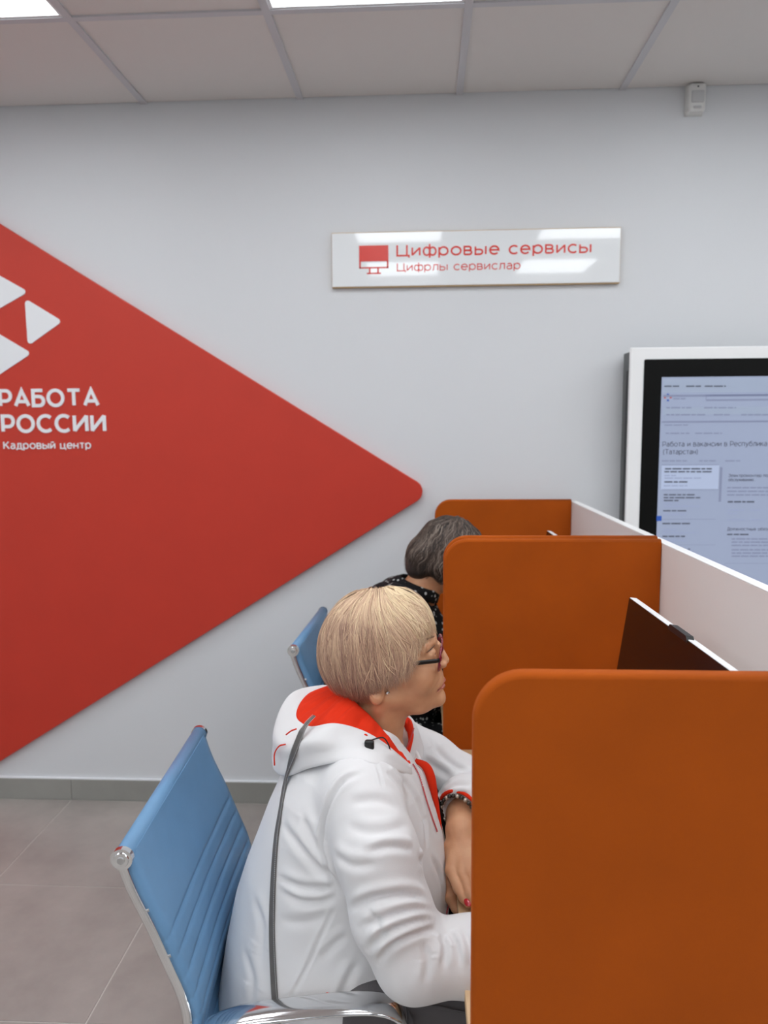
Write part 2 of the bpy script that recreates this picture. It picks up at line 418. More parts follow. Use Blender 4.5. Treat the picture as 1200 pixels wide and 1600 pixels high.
# emblem: four rounded triangles round a gap; the left one and half of two lie outside the photo
def tri_px(ps, r=.012):
    q = [atY(a, b, RY) for a, b in ps]
    return prism(nb(), round_poly([(v[0], v[2]) for v in q], r), RY + .001, RY - .003)
for ps in ([(39, 466), (98, 502), (44, 541)],
           [(45, 456), (-40, 505), (-46, 405)],
           [(50, 552), (-38, 500), (-30, 605)],
           [(-92, 480), (-88, 548), (-148, 516)]):
    obj('emblem', tri_px(ps), M['letter'], red, off=-R0)
obj('lettering', px_lettering(nb(), 'РАБОТА', (-1, 637), 158, 29, RY, weight=.225), M['letter'], red, off=-R0)
obj('lettering', px_lettering(nb(), 'РОССИИ', (3, 677), 169, 29.5, RY, weight=.225), M['letter'], red, off=-R0)
obj('lettering', px_lettering(nb(), 'Кадровый центр', (6, 702), 144, 12.5, RY, weight=.16), M['letter'], red, off=-R0)

# ================================================================== white plaque
SY = WY - .020
sg = thing('sign', 'long white glossy plaque with gold edge and red lettering about digital services', 'sign', (.19, WY, 2.21))
S0 = Vector((.19, WY, 2.21))
obj('edging', bx(-.355, .736, SY + .003, WY - .0005, 2.104, 2.309), M['gold'], sg, off=-S0)
obj('plaque', bx(-.354, .735, SY, SY + .003, 2.1075, 2.3065, bev=.0008, seg=1), M['sign'], sg, off=-S0)
obj('lettering', px_lettering(nb(), 'Цифровые сервисы', (619, 401), 926.5, 19, SY, weight=.165, thick=.0008), M['signred'], sg, off=-S0)
obj('lettering', px_lettering(nb(), 'Цифрлы сервислар', (620, 424), 814.5, 13, SY, weight=.13, thick=.0008), M['signred'], sg, off=-S0)
ic = nb(); q0 = atY(561, 384, SY); q1 = atY(607, 419, SY)
xa, xb, za, zb = q0[0], q1[0], q1[2], q0[2]
box(ic, xa, xb, SY - .0008, SY + .001, za + .026, zb)
for a in ((xa, xa + .006, za, za + .027), (xb - .006, xb, za, za + .027), (xa, xb, za, za + .005)):
    box(ic, a[0], a[1], SY - .0008, SY + .001, a[2], a[3])
xm = (xa + xb) / 2
for s in (-1, 1): box(ic, xm + s * .016 - .003, xm + s * .016 + .003, SY - .0008, SY + .001, za - .018, za)
box(ic, xm - .027, xm + .027, SY - .0008, SY + .001, za - .021, za - .016)
obj('icon', ic, M['signred'], sg, off=-S0)

# ================================================================== motion sensor in the ceiling corner
c = atY(1088, 153, WY - .03)
ms = thing('motion_sensor', 'small white motion sensor high on the wall under the ceiling', 'motion sensor', (c[0], WY, c[2]))
def taper_box(hw, hh, y0, y1, k, bev):
    bm = nb(); box(bm, -hw, hw, y1, y0, -hh, hh)
    for v in bm.verts:
        if v.co.y < (y0 + y1) / 2: v.co.x *= k; v.co.z *= k
    bmesh.ops.bevel(bm, geom=list(bm.edges), offset=bev, segments=3, affect='EDGES', profile=0.5)
    return bm
obj('mounting_plate', bx(-.034, .034, -.006, -.0005, -.054, .054, bev=.003), M['pir'], ms)
obj('housing', taper_box(.035, .055, -.006, -.046, .84, .010), M['pir'], ms, smooth=False)
ln = nb(); box(ln, -.023, .023, -.051, -.042, -.022, .020, bev=.004)
obj('lens', ln, M['pirlens'], ms)
obj('look_down_window', bx(-.015, .015, -.050, -.040, -.042, -.032, bev=.004), M['pirlens'], ms)
obj('indicator', bx(-.003, .003, -.049, -.042, .031, .036, bev=.001), M['dgrey'], ms)

# ================================================================== information kiosk
KY = 2.90
kx0, kz1 = .752, 1.853; sx0, sz1 = .867, 1.745; bx0, bz1 = .802, 1.810
sx1 = sx0 + .685; bx1 = sx1 + (sx0 - bx0); kx1 = bx1 + (bx0 - kx0)
sz0 = sz1 - 1.215; bz0 = sz0 - .07
K0 = Vector(((kx0 + kx1) / 2, 2.97, 0))
kk = thing('information_kiosk', 'tall white information kiosk with large lit screen beside the orange desk dividers', 'kiosk', K0)
bm = nb()
box(bm, kx0, kx1, KY, KY + .018, .10, kz1, bev=.004)
f0 = bmesh.ops.delete
obj('front_bezel', bm, M['lamedge'], kk, off=-K0)
bm = nb(); box(bm, kx0 + .006, kx1 - .006, KY + .019, WY - .022, .10, kz1 - .012, bev=.003)
obj('side_housing', bm, M['dgrey'], kk, off=-K0)
obj('side_groove', bx(kx0 + .0045, kx0 + .007, KY + .055, KY + .075, .12, kz1 - .08), M['black'], kk, off=-K0)
obj('foot', bx(kx0 - .02, kx1 + .02, KY - .14, WY - .02, 0, .10, bev=.01), M['dgrey'], kk, off=-K0)
M['glassblack'] = mat('kiosk_black_glass', srgb(13, 13, 12), 0.4, spec=0.15, noise=0.4, nscale=900)
bm = prism(nb(), round_poly([(bx0, bz0), (bx1, bz0), (bx1, bz1), (bx0, bz1)], .006, 4), KY + .001, KY - .002)
obj('black_border', bm, M['glassblack'], kk, off=-K0)
M['lcd'] = mat('lit_screen', srgb(104, 112, 128), 0.25, emit=srgb(156, 166, 192), estr=0.60, spec=0.4)
SYk = KY - .0025
scr = obj('screen', bx(sx0, sx1, SYk, KY + .001, sz0, sz1), M['lcd'], kk, off=-K0)
def emis(name, c, s=.8):
    return mat(name, tuple(v * .4 for v in c[:3]) + (1,), 0.4, emit=c, estr=s)
M['s_dark'] = emis('screen_dark_text', srgb(82, 88, 104), .62)
M['s_mid'] = emis('screen_mid_text', srgb(126, 134, 160), .68)
M['s_light'] = emis('screen_light_text', srgb(142, 152, 182), .70)
M['s_blue'] = emis('screen_blue', srgb(40, 78, 160), .75)
M['s_card'] = emis('screen_card', srgb(168, 180, 206), .68)
M['s_band'] = emis('screen_band', srgb(154, 166, 188), .62)
M['s_red'] = emis('screen_red', srgb(170, 90, 92), .72)
TK = SYk - .0004
def srect(bm, x0, y0, x1, y1, th=.0004, lift=0):
    a = atY(x0, y0, SYk); b = atY(x1, y1, SYk)
    return box(bm, a[0], min(b[0], sx1 - .001), SYk - lift - th, SYk - lift, b[2], a[2])
# page blocks
for q in ((1036, 592, 1330, 611), (1036, 636.5, 1330, 646)): obj('page_band', srect(nb(), *q), M['s_band'], scr)
obj('card', srect(nb(), 1034, 727, 1122, 765), M['s_card'], scr)
bm = nb()
for r in ((1036, 617, 1330, 617.8), (1034, 658, 1330, 658.7), (1125, 730, 1126.4, 784), (1033.5, 726, 1123, 726.8), (1033.5, 764.6, 1122, 765.4), (1033, 811, 1118, 811.6), (1032, 851, 1118, 851.6), (1132, 880, 1330, 881),
          (1103, 616.5, 1330, 617.1), (1103, 616.5, 1103.6, 624.5), (1103, 624, 1330, 624.6)):
    obj('page_rule', srect(nb(), *r, lift=.0004), M['s_mid'], scr)
for nm, tx, pl, pr, cp, wg in (('heading', 'Работа и вакансии в Республика', (1035, 698), 1199, 8.2, .13), ('heading', '(Татарстан)', (1035.5, 710), 1091, 8.2, .13),
        ('subheading', 'Электромонтер по ремонту и', (1138, 745.5), 1237, 5, .15), ('subheading', 'обслуживанию...', (1138, 752), 1182, 5, .15), ('subheading', 'Должностные обязанности', (1136, 829), 1226, 5, .14)):
    obj(nm, px_lettering(nb(), tx, pl, pr, cp, SYk, weight=wg, thick=.0008), M['s_dark'], scr)
# rows of text too soft to read, as runs of word-long dashes
rng = random.Random(5)
def words(bm, x0, x1, y, h):
    x = x0
    while x < x1 - 2:
        wl = min(rng.uniform(5, 15), x1 - x); srect(bm, x, y - h / 2, x + wl, y + h / 2, .0006, .0006); x += wl + 1.8
def text_row(tone, *a):
    bm = nb(); words(bm, *a); obj('text_line', bm, M['s_' + tone], scr)
for a in ((1038, 1061, 603.5, 2), (1072, 1095, 603.5, 2), (1101, 1134, 603.5, 2)): text_row('dark', *a)
for a in ((1039, 1112, 732.5, 2.2), (1038, 1114, 737, 2.2), (1038, 1076, 753, 2.2), (1037, 1085, 773, 2), (1037, 1094, 777.6, 2), (1037, 1060, 782, 2), (1036, 1072, 798, 2), (1035, 1078, 818, 2.2), (1035, 1071, 838, 2.2), (1075, 1078, 858, 2), (1137, 1182, 784, 2.4), (1136, 1172, 835, 2)): text_row('dark', *a)
for a in ((1052, 1070, 619, 1.8), (1052, 1071, 623, 1.8), (1041, 1080, 637, 1.8), (1100, 1150, 637, 1.8), (1041, 1103, 648, 2), (1115, 1140, 648, 2), (1158, 1210, 648, 2), (1038, 1075, 664, 1.6), (1040, 1077, 677, 1.8), (1086, 1128, 677, 1.8), (1034, 1076, 720, 1.8), (1092, 1118, 720, 1.8), (1133, 1160, 720, 1.8)): text_row('mid', *a)
for k in range(3): text_row('mid', 1136, 1240, 762 + k * 5.6, 2); text_row('mid', 1143, 1240, 842 + k * 5, 2); text_row('mid', 1143, 1235, 859 + k * 5, 2)
for a in ((1038, 1056, 743, 1.6), (1038, 1095, 747, 1.6), (1037, 1074, 759, 1.6), (1037, 1060, 787, 1.6), (1037, 1093, 791.5, 1.6), (1036, 1074, 804, 1.6), (1035, 1056, 828, 1.6), (1035, 1091, 832, 1.6), (1035, 1071, 845, 1.6), (1137, 1164, 797, 1.6), (1172, 1190, 797, 1.6), (1137, 1152, 802, 1.6), (1136, 1164, 812, 1.8), (1172, 1195, 812, 1.8)): text_row('light', *a)
obj('accessibility_button', srect(nb(), 1026, 806, 1033.5, 814, .0008), M['s_blue'], scr)
for dx, dy in ((0, -4.5), (0, 4.5)): obj('page_emblem', srect(nb(), 1043.5 + dx - 1.6, 621 + dy - 1.4, 1043.5 + dx + 1.6, 621 + dy + 1.4, .0006), M['s_blue'], scr)
for dx, dy in ((-4.5, 0), (4.5, 0)): obj('page_emblem', srect(nb(), 1043.5 + dx - 1.5, 621 + dy - 1.6, 1043.5 + dx + 1.5, 621 + dy + 1.6, .0006), M['s_red'], scr)
for o_ in list(scr.children): o_.data.transform(Matrix.Translation(-K0))

# ================================================================== desks with dividers
TZ = .73; XF = lambda y: .070 - .009 * y; XS = lambda y: .662 - .033 * y
DTOP = 1.289
def skew_slab(y0, y1, x0f, x1f, z0, z1):
    bm = nb(); q = [(x0f(y0), y0), (x1f(y0), y0), (x1f(y1), y1), (x0f(y1), y1)]
    return prism(bm, q, z0, z1, plane='XY', bev=.0015)
def desk(y0, y1, lab):
    D0 = Vector((.33, (y0 + y1) / 2, 0))
    t = thing('desk', lab, 'desk', D0, 0, 'desks in the row of work stations')
    obj('tabletop', skew_slab(y0, y1, XF, lambda y: XS(y) - .001, TZ - .025, TZ), M['wood'], t, off=-D0)
    for yy in (y0 + .03, y1 - .055):
        lg = nb(); box(lg, XF(yy) + .06, XF(yy) + .085, yy, yy + .025, 0, TZ - .0255); obj('leg', lg, M['lamedge'], t, off=-D0)
        lg = nb(); box(lg, XS(yy) - .06, XS(yy) - .035, yy, yy + .025, 0, TZ - .0255); obj('leg', lg, M['lamedge'], t, off=-D0)
    obj('apron', bx(XF(y0) + .09, XF(y0) + .105, y0 + .06, y1 - .06, TZ - .09, TZ - .026), M['lamedge'], t, off=-D0)
    return t
yA0, yA1, yB0, yB1 = .893, 1.948, 1.977, 2.965
th = .026
desk(yA0 + th, yA1 - .001, 'light oak desk where the blonde woman in white sits')
desk(yB0 + th, yB1 - .001, 'light oak desk of the far station, under the dark-haired person')
def divider(y, lab, top=DTOP):
    xa, xb = XF(y) - .004, XS(y + th) - .0008
    D0 = Vector(((xa + xb) / 2, y, TZ - .08))
    t = tag(obj('desk_divider', prism(nb(), round_poly([(xa, TZ - .03), (xb, TZ - .03), (xb, top), (xa, top)], [.012, 0, 0, .062], 14), y, y + th, bev=.0075, keep=xb), M['orange'], None, smooth=False, off=-D0), lab, 'divider', 'orange velvet desk dividers')
    for p in t.data.polygons: p.use_smooth = True
    sm = t.modifiers.new('edges', 'WEIGHTED_NORMAL'); sm.keep_sharp = True
    t.location = D0
    return t
divider(yA0, 'large orange velvet desk divider hiding the forearm of the blonde woman')
divider(yA1, 'orange velvet desk divider standing behind the tilted dark monitor')
divider(yB0, 'orange divider standing back to back behind the middle one, only its rim showing', DTOP + .004)
divider(yB1, 'orange velvet desk divider standing up against the grey wall')
def spine(y0, y1, lab):
    a, b = XS(y0), XS(y1); S0 = Vector(((a + b) / 2, (y0 + y1) / 2, 0))
    t = thing('back_panel', lab, 'desk panel', S0, 0, 'white panels along the back of the desks')
    obj('board', skew_slab(y0, y1, XS, lambda y: XS(y) + .025, .02, DTOP - .010), M['lam'], t, off=-S0)
    obj('edge_band', skew_slab(y0, y1, lambda y: XS(y) - .0004, lambda y: XS(y) + .0254, DTOP - .0101, DTOP - .008), M['lamedge'], t, off=-S0)
spine(yA0 + .001, yB0 - .016, 'white desk back panel behind the near dark monitor')
spine(yB0 - .014, yB1 + th, 'white desk back panel between the wall-side divider and the kiosk')

# ================================================================== monitors
def monitor(corner, lab):
    """corner = top far corner of the screen face"""
    L, HT, tilt = .545, .335, math.radians(8)
    t = thing('monitor', lab, 'monitor', (corner[0], corner[1] - L / 2, TZ), math.radians(-2.6) * -1, 'monitors on the desks')
    zt = corner[2] - TZ
    T = Matrix.Translation((0, 0, zt)) @ Matrix.Rotation(tilt, 4, 'Y')
    obj('housing', bx(.0015, .017, -L / 2, L / 2, -HT, 0, bev=.0012, mtx=T), M['lamedge'], t)
    obj('screen', bx(0, .0016, -L / 2 + .0008, L / 2 - .0008, -HT + .002, -.0012, mtx=T), M['screen_dark'], t)
    wc = nb(); q = round_poly([(-.068, -.006), (.034, -.006), (.024, .0052), (-.055, .0052)], .003, 4)
    prism(wc, q, -.0015, .0125, plane='YZ'); bmesh.ops.transform(wc, matrix=T, verts=wc.verts)
    obj('webcam', wc, M['black'], t)
    nk = nb(); tube(nk, [T @ Vector((.02, 0, -HT * .62)), (.075, 0, -HT * .35 + zt - .1), (.078, 0, .012)], .03, 12, flat=(1.0, .35), up=(0, 1, 0))
    obj('neck', nk, M['lamedge'], t)
    obj('stand_base', bx(-.03, .115, -.12, .12, .0005, .012, bev=.004), M['lamedge'], t)
    return t
monitor(atZ(992, 933, 1.20), 'dark tilted monitor with white edge, in front of the blonde woman')
monitor(atZ(860, 829, 1.20), 'far monitor of which one white corner shows above the middle divider')
# ================================================================== blue conference chairs
def make_chair(lab, loc, rotz, cat='chair', hw=.245):
    t = thing('office_chair', lab, cat, loc, rotz, 'blue ribbed office chairs')
    # side profile of the sling, local x forward, origin under the seat centre
    pr = [(-.2190, .896), (-.202, .84), (-.172, .77), (-.145, .70), (-.128, .655), (-.118, .61), (-.122, .565), (-.128, .525), (-.112, .475), (-.06, .452), (.02, .447), (.12, .452), (.22, .458), (.28, .445), (.305, .415)]
    pr = smooth_curve(pr, 10)
    # near and far side frames: chrome flat bars that follow the sling
    for s in (-1, 1):
        bm = nb(); tube(bm, [(p[0] - .004 - .010 * min(1, max(0, (p[1] - .50) / .1)), s * (hw - .002), p[1] - .010 * (1 - min(1, max(0, (p[1] - .50) / .1)))) for p in pr], 1.0, 10, flat=(.008, .0098), up=(0, 1, 0))
        f = obj('side_frame', bm, M['chrome'], t, smooth=True)
        bm = nb()
        for k in (16, 27):
            p = pr[k]; q = pr[k + 1]
            n = Vector((q[1] - p[1], 0, -(q[0] - p[0]))).normalized() * -1
            a = Vector((p[0] - .010, s * hw, p[1])) - n * -.008
            cyl(bm, a, a + Vector((-.0085, 0, -.002)), .0045, .0035, 10)
        obj('screw', bm, M['steel'], f)
    # sling: padded, with cross ribs on seat and back
    n = len(pr); L = [0]
    for i in range(1, n): L.append(L[-1] + float(np.hypot(*(pr[i] - pr[i - 1]))))
    pf = []
    NS = 340
    for k in range(NS + 1):
        s_ = L[-1] * k / NS; i = max(1, int(np.searchsorted(L, s_))); i = min(i, n - 1)
        a = (s_ - L[i - 1]) / max(1e-9, L[i] - L[i - 1]); p = pr[i - 1] * (1 - a) + pr[i] * a
        d = pr[i] - pr[i - 1]; d = d / np.hypot(*d)
        pf.append((s_, p, np.array([-d[1], d[0]])))
    bm = nb(); NY = 24; first = .158; pitch = .0365
    rows = []
    for s_, p, nrm in pf:
        g = 0.0
        if s_ > first - .02:
            u = ((s_ - first + pitch * 40) / pitch) % 1.0; dd = min(u, 1 - u) * pitch
            g = .0055 * math.exp(-(dd / .0040) ** 1.3)
        front = []; back = []
        for j in range(NY + 1):
            y = (-hw + 2 * hw * j / NY) * 1.012
            e = min(j, NY - j) / 2.0
            gg = g * min(1, e)
            tk = .008 - (.003 if e < .5 else 0)
            sag = .007 * math.sin(math.pi * j / NY) ** 1.4 * min(1, s_ / .25)
            q = p - nrm * sag
            fv = q + nrm * (tk - gg); bv = q - nrm * (tk - gg)
            front.append(bm.verts.new((fv[0], y, fv[1]))); back.append(bm.verts.new((bv[0], y, bv[1])))
        rows.append(front + back[::-1])
    W = len(rows[0])
    for a, b in zip(rows[:-1], rows[1:]):
        for j in range(W): bm.faces.new((a[j], a[(j + 1) % W], b[(j + 1) % W], b[j]))
    bm.faces.new(rows[0][::-1]); bm.faces.new(rows[-1])
    bmesh.ops.recalc_face_normals(bm, faces=bm.faces)
    obj('upholstery', bm, M['blue'], t, smooth=True)
    # rolled top rail wrapped in leather, chrome end caps with screws
    c = Vector((-.226, 0, .893))
    bm = nb(); cyl(bm, c + Vector((0, -hw, 0)), c + Vector((0, hw, 0)), .0155, seg=24)
    ra = obj('top_roll', bm, M['blue'], t, smooth=False)
    for p in ra.data.polygons: p.use_smooth = len(p.vertices) == 4
    for s in (-1, 1):
        bm = nb(); cyl(bm, c + Vector((0, s * (hw - .0005), 0)), c + Vector((0, s * (hw + .010), 0)), .0178, seg=28)
        cyl(bm, c + Vector((0, s * (hw + .010), 0)), c + Vector((0, s * (hw + .0125), 0)), .0125, .0115, seg=28)
        k = obj('end_cap', bm, M['chrome'], t)
        bm = nb(); cyl(bm, c + Vector((0, s * (hw + .0125), 0)), c + Vector((0, s * (hw + .0145), 0)), .0062, .0055, seg=16)
        obj('screw', bm, M['steel'], k)
    # armrests: flat chrome loops from the back bar forward and down to the seat bar
    for s in (-1, 1):
        y = s * (hw + .024)
        ap = smooth_curve([(-.105, y - s * .012, .585), (-.088, y, .612), (-.035, y, .632), (.06, y, .646), (.145, y, .654), (.195, y, .651), (.225, y, .632), (.238, y, .595), (.225, y, .535), (.20, y - s * .008, .475), (.185, y - s * .012, .456)], 8)
        bm = nb(); tube(bm, ap, 1.0, 16, flat=(.026, .0075), up=(0, 1, 0))
        obj('armrest', bm, M['chrome'], t, smooth=True)
    # pedestal
    bm = nb(); box(bm, -.10, .10, -hw, hw, .405, .43, bev=.006); obj('seat_bracket', bm, M['dgrey'], t)
    bm = nb(); cyl(bm, (0, 0, .10), (0, 0, .27), .028, seg=20); cyl(bm, (0, 0, .27), (0, 0, .41), .016, seg=16)
    obj('gas_lift', bm, M['chrome'], t, smooth=False)
    for k in range(5):
        a = 2 * math.pi * k / 5 + .3; d = Vector((math.cos(a), math.sin(a), 0))
        bm = nb(); tube(bm, [d * .02 + Vector((0, 0, .115)), d * .17 + Vector((0, 0, .105)), d * .30 + Vector((0, 0, .075))], [.026, .021, .015], 10)
        lg = obj('leg', bm, M['chrome'], t, smooth=True)
        bm = nb(); sd = Vector((-d.y, d.x, 0)); cc = d * .295 + Vector((0, 0, .029))
        for q in (-1, 1): cyl(bm, cc + sd * q * .006, cc + sd * q * .022, .0285, seg=18)
        cyl(bm, cc + sd * -.006, cc + sd * .006, .008, seg=8); cyl(bm, cc, cc + Vector((0, 0, .045)), .007, seg=8)
        obj('caster', bm, M['black'], lg)
    return t
make_chair('blue ribbed leather chair with chrome arms under the blonde woman', (-.272, 1.400, 0), math.radians(2.5))
make_chair('blue chair behind the blonde head, used by the dark-haired person', (-.165, 2.515, 0), math.radians(-3.0))
# ================================================================== implicit-surface modelling for bodies and clothes
def smin(a, b, k):
    h = np.clip(0.5 + 0.5 * (b - a) / k, 0, 1)
    return b * (1 - h) + a * h - k * h * (1 - h)
def smax(a, b, k): return -smin(-a, -b, k)
def cap(P, a, b, ra, rb=None):
    rb = ra if rb is None else rb
    a = np.asarray(a, float); b = np.asarray(b, float); ab = b - a
    t = np.clip((P - a) @ ab / (ab @ ab), 0, 1)
    return np.linalg.norm(P - a - t[:, None] * ab, axis=1) - (ra + (rb - ra) * t)
def chain(P, pts, rs, k=0.02):
    d = None
    for i in range(len(pts) - 1):
        c = cap(P, pts[i], pts[i + 1], rs[i], rs[i + 1])
        d = c if d is None else smin(d, c, k)
    return d
def ell(P, c, r, R=None):
    q = P - np.asarray(c, float)
    if R is not None: q = q @ R
    r = np.asarray(r, float)
    k0 = np.linalg.norm(q / r, axis=1); k1 = np.linalg.norm(q / (r * r), axis=1)
    return k0 * (k0 - 1) / np.maximum(k1, 1e-9)
def rbox(P, c, h, r, R=None):
    q = P - np.asarray(c, float)
    if R is not None: q = q @ R
    q = np.abs(q) - (np.asarray(h, float) - r)
    return np.linalg.norm(np.maximum(q, 0), axis=1) + np.minimum(q.max(axis=1), 0) - r
def rotY(a):
    c, s = math.cos(a), math.sin(a); return np.array([[c, 0, s], [0, 1, 0], [-s, 0, c]])
def section_loft(P, Z, XB, XF_, HW, yc, pw=2.3, xs=0.0):
    """upright trunk from stacked oval sections: back and front X and half width at heights Z"""
    z = np.clip(P[:, 2], Z[0], Z[-1])
    xb, xf, hw = np.interp(z, Z, XB), np.interp(z, Z, XF_), np.interp(z, Z, HW)
    c = (xb + xf) / 2; a = (xf - xb) / 2
    r = (np.abs((P[:, 0] - c) / a) ** pw + np.abs((P[:, 1] - yc) / hw) ** pw) ** (1 / pw)
    d = (r - 1) * np.minimum(a, hw)
    dz = np.maximum(P[:, 2] - Z[-1], Z[0] - P[:, 2])
    return smax(d, dz, 0.03)
def poly_dist(P2, poly):
    """signed distance in 2D, negative inside"""
    poly = np.asarray(poly, float); n = len(poly)
    best = np.full(len(P2), 1e9); ins = np.zeros(len(P2), bool)
    for i in range(n):
        a, b = poly[i], poly[(i + 1) % n]; e = b - a; w_ = P2 - a
        t = np.clip(w_ @ e / max(e @ e, 1e-12), 0, 1)
        dd = w_ - t[:, None] * e; best = np.minimum(best, (dd ** 2).sum(1))
        c = ((a[1] <= P2[:, 1]) != (b[1] <= P2[:, 1]))
        xx = a[0] + (P2[:, 1] - a[1]) * e[0] / (e[1] if abs(e[1]) > 1e-12 else 1e-12)
        ins ^= c & (P2[:, 0] < xx)
    d = np.sqrt(best); return np.where(ins, -d, d)
def grad(f, V, e=4e-4):
    k = np.array([[1, -1, -1], [-1, -1, 1], [-1, 1, -1], [1, 1, 1]], float)
    g = sum(ki * f(V + ki * e)[:, None] for ki in k)
    return g / (4 * e)
def project(f, V, it=2):
    for _ in range(it):
        d = f(V); g = grad(f, V); n2 = np.maximum((g * g).sum(1), 0.05)
        st = (d / n2)[:, None] * g
        l = np.linalg.norm(st, axis=1, keepdims=True)
        V = V - st * np.minimum(1, 0.006 / np.maximum(l, 1e-9))
    return V
def net(f, lo, hi, h, slack=0.012):
    lo = np.asarray(lo, float); B = 8
    nb_ = np.maximum(1, np.ceil((np.asarray(hi) - lo) / h / B).astype(int)); n = nb_ * B
    bc = np.stack(np.meshgrid(*[np.arange(k) for k in nb_], indexing='ij'), -1).reshape(-1, 3)
    fc = f(lo + (bc * B + (B - 1) / 2) * h)
    G = np.repeat(np.repeat(np.repeat(np.sign(fc).reshape(nb_).astype(np.float32), B, 0), B, 1), B, 2)
    act = bc[np.abs(fc) < B * h * 0.95 + slack]
    oo = np.stack(np.meshgrid(*[np.arange(B)] * 3, indexing='ij'), -1).reshape(-1, 3)
    for s in range(0, len(act), 160):
        a = act[s:s + 160]; idx = (a[:, None, :] * B + oo[None]).reshape(-1, 3)
        G[idx[:, 0], idx[:, 1], idx[:, 2]] = f(lo + idx * h)
    S = G < 0
    c = S[:-1, :-1, :-1].astype(np.int8)
    for d in ((1, 0, 0), (0, 1, 0), (0, 0, 1), (1, 1, 0), (1, 0, 1), (0, 1, 1), (1, 1, 1)):
        c = c + S[d[0]:n[0] - 1 + d[0], d[1]:n[1] - 1 + d[1], d[2]:n[2] - 1 + d[2]]
    cells = np.argwhere((c > 0) & (c < 8))
    ID = np.full(c.shape, -1, np.int64); ID[cells[:, 0], cells[:, 1], cells[:, 2]] = np.arange(len(cells))
    cn = np.array([(i, j, k) for i in (0, 1) for j in (0, 1) for k in (0, 1)])
    vals = np.stack([G[cells[:, 0] + q[0], cells[:, 1] + q[1], cells[:, 2] + q[2]] for q in cn], 1)
    acc = np.zeros((len(cells), 3)); cnt = np.zeros(len(cells))
    for i in range(8):
        for j in range(i + 1, 8):
            if np.abs(cn[i] - cn[j]).sum() != 1: continue
            va, vb = vals[:, i], vals[:, j]; m = (va < 0) != (vb < 0)
            t = np.where(m, va / np.where(m, va - vb, 1), 0)
            acc += m[:, None] * (cn[i] + t[:, None] * (cn[j] - cn[i])); cnt += m
    V = lo + (cells + acc / cnt[:, None]) * h
    F = []
    for ax in range(3):
        u, v = [(1, 2), (2, 0), (0, 1)][ax]
        sl0 = [slice(1, n[k] - 1) for k in range(3)]; sl1 = list(sl0)
        sl0[ax] = slice(0, n[ax] - 1); sl1[ax] = slice(1, n[ax])
        A, Bq = S[tuple(sl0)], S[tuple(sl1)]
        e = np.argwhere(A != Bq)
        if len(e) == 0: continue
        flip = A[e[:, 0], e[:, 1], e[:, 2]]
        e = e + np.array([0 if k == ax else 1 for k in range(3)])
        du = np.zeros(3, int); du[u] = 1; dv = np.zeros(3, int); dv[v] = 1
        g = lambda q: ID[q[:, 0], q[:, 1], q[:, 2]]
        quad = np.stack([g(e - du - dv), g(e - dv), g(e), g(e - du)], 1)
        quad[~flip] = quad[~flip][:, ::-1]
        F.append(quad)
    F = np.concatenate(F); F = F[(F >= 0).all(1)]
    return V, F
def largest_only(V, F):
    """keep the biggest connected piece"""
    lab = np.arange(len(V))
    while True:
        m = lab[F].min(1); new = lab.copy()
        for k in range(4): np.minimum.at(new, F[:, k], m)
        new = new[new]
        if (new == lab).all(): break
        lab = new
    u, c = np.unique(lab, return_counts=True); keep = lab == u[c.argmax()]
    mp = np.cumsum(keep) - 1
    F = F[keep[F].all(1)]
    return V[keep], mp[F]
def sdf_bmesh(f, lo, hi, h, refine=(), it=2):
    """refine: list of functions of V that say which vertices lie in a finer region"""
    V, F = net(f, lo, hi, h); V, F = largest_only(V, F)
    V = project(f, V, it)
    bm = nb(); vs = [bm.verts.new(v) for v in V]
    for q in F:
        try: bm.faces.new([vs[i] for i in q])
        except ValueError: pass
    for fn in refine:
        bm.verts.index_update(); V = np.array([v.co[:] for v in bm.verts]); mk = fn(V)
        es = [e for e in bm.edges if mk[e.verts[0].index] and mk[e.verts[1].index]]
        bmesh.ops.subdivide_edges(bm, edges=es, cuts=1, use_grid_fill=True)
        bm.verts.index_update(); V = np.array([v.co[:] for v in bm.verts]); mk = fn(V)
        ii = np.where(mk)[0]
        if len(ii):
            W = project(f, V[ii], 2); bm.verts.ensure_lookup_table()
            for i, p in zip(ii, W): bm.verts[i].co = p
    bmesh.ops.recalc_face_normals(bm, faces=bm.faces)
    return bm
def march(f, px, py, y0=0.95, it=120):
    """first point where the view line through a photo pixel meets the surface"""
    d = ray(px, py); t = y0 / d[1]; o = np.array([0, 0, H]); nd = np.linalg.norm(d)
    for _ in range(it):
        p = o + d * t; s = float(f(p[None])[0])
        if s < 3e-4: break
        t += 0.8 * s / nd
        if t * d[1] > 4: return None
    return o + d * t
def on_surf(f, pts, y0=0.95, n=6, lift=0.0):
    """photo polyline -> smooth 3D polyline lying on the surface"""
    c2 = smooth_curve(pts, n); out = []
    for q in c2:
        p = march(f, q[0], q[1], y0)
        if p is not None and (not out or np.linalg.norm(p - out[-1]) < .035): out.append(p)
    out = np.array(out)
    if lift and len(out):
        g = grad(f, out); g /= np.linalg.norm(g, axis=1, keepdims=True) + 1e-9; out = out + g * lift
    return out
def polyline_dist(V, L):
    best = np.full(len(V), 1e9); tt = np.zeros(len(V)); side = np.zeros(len(V)); n = len(L) - 1
    for i in range(n):
        a, b = L[i], L[i + 1]; e = b - a; w_ = V - a
        t = np.clip(w_ @ e / max(e @ e, 1e-12), 0, 1); q = w_ - t[:, None] * e
        d = np.linalg.norm(q, axis=1); m = d < best
        best[m] = d[m]; tt[m] = (i + t[m]) / n; side[m] = q[m][:, 2]
    return best, tt, side
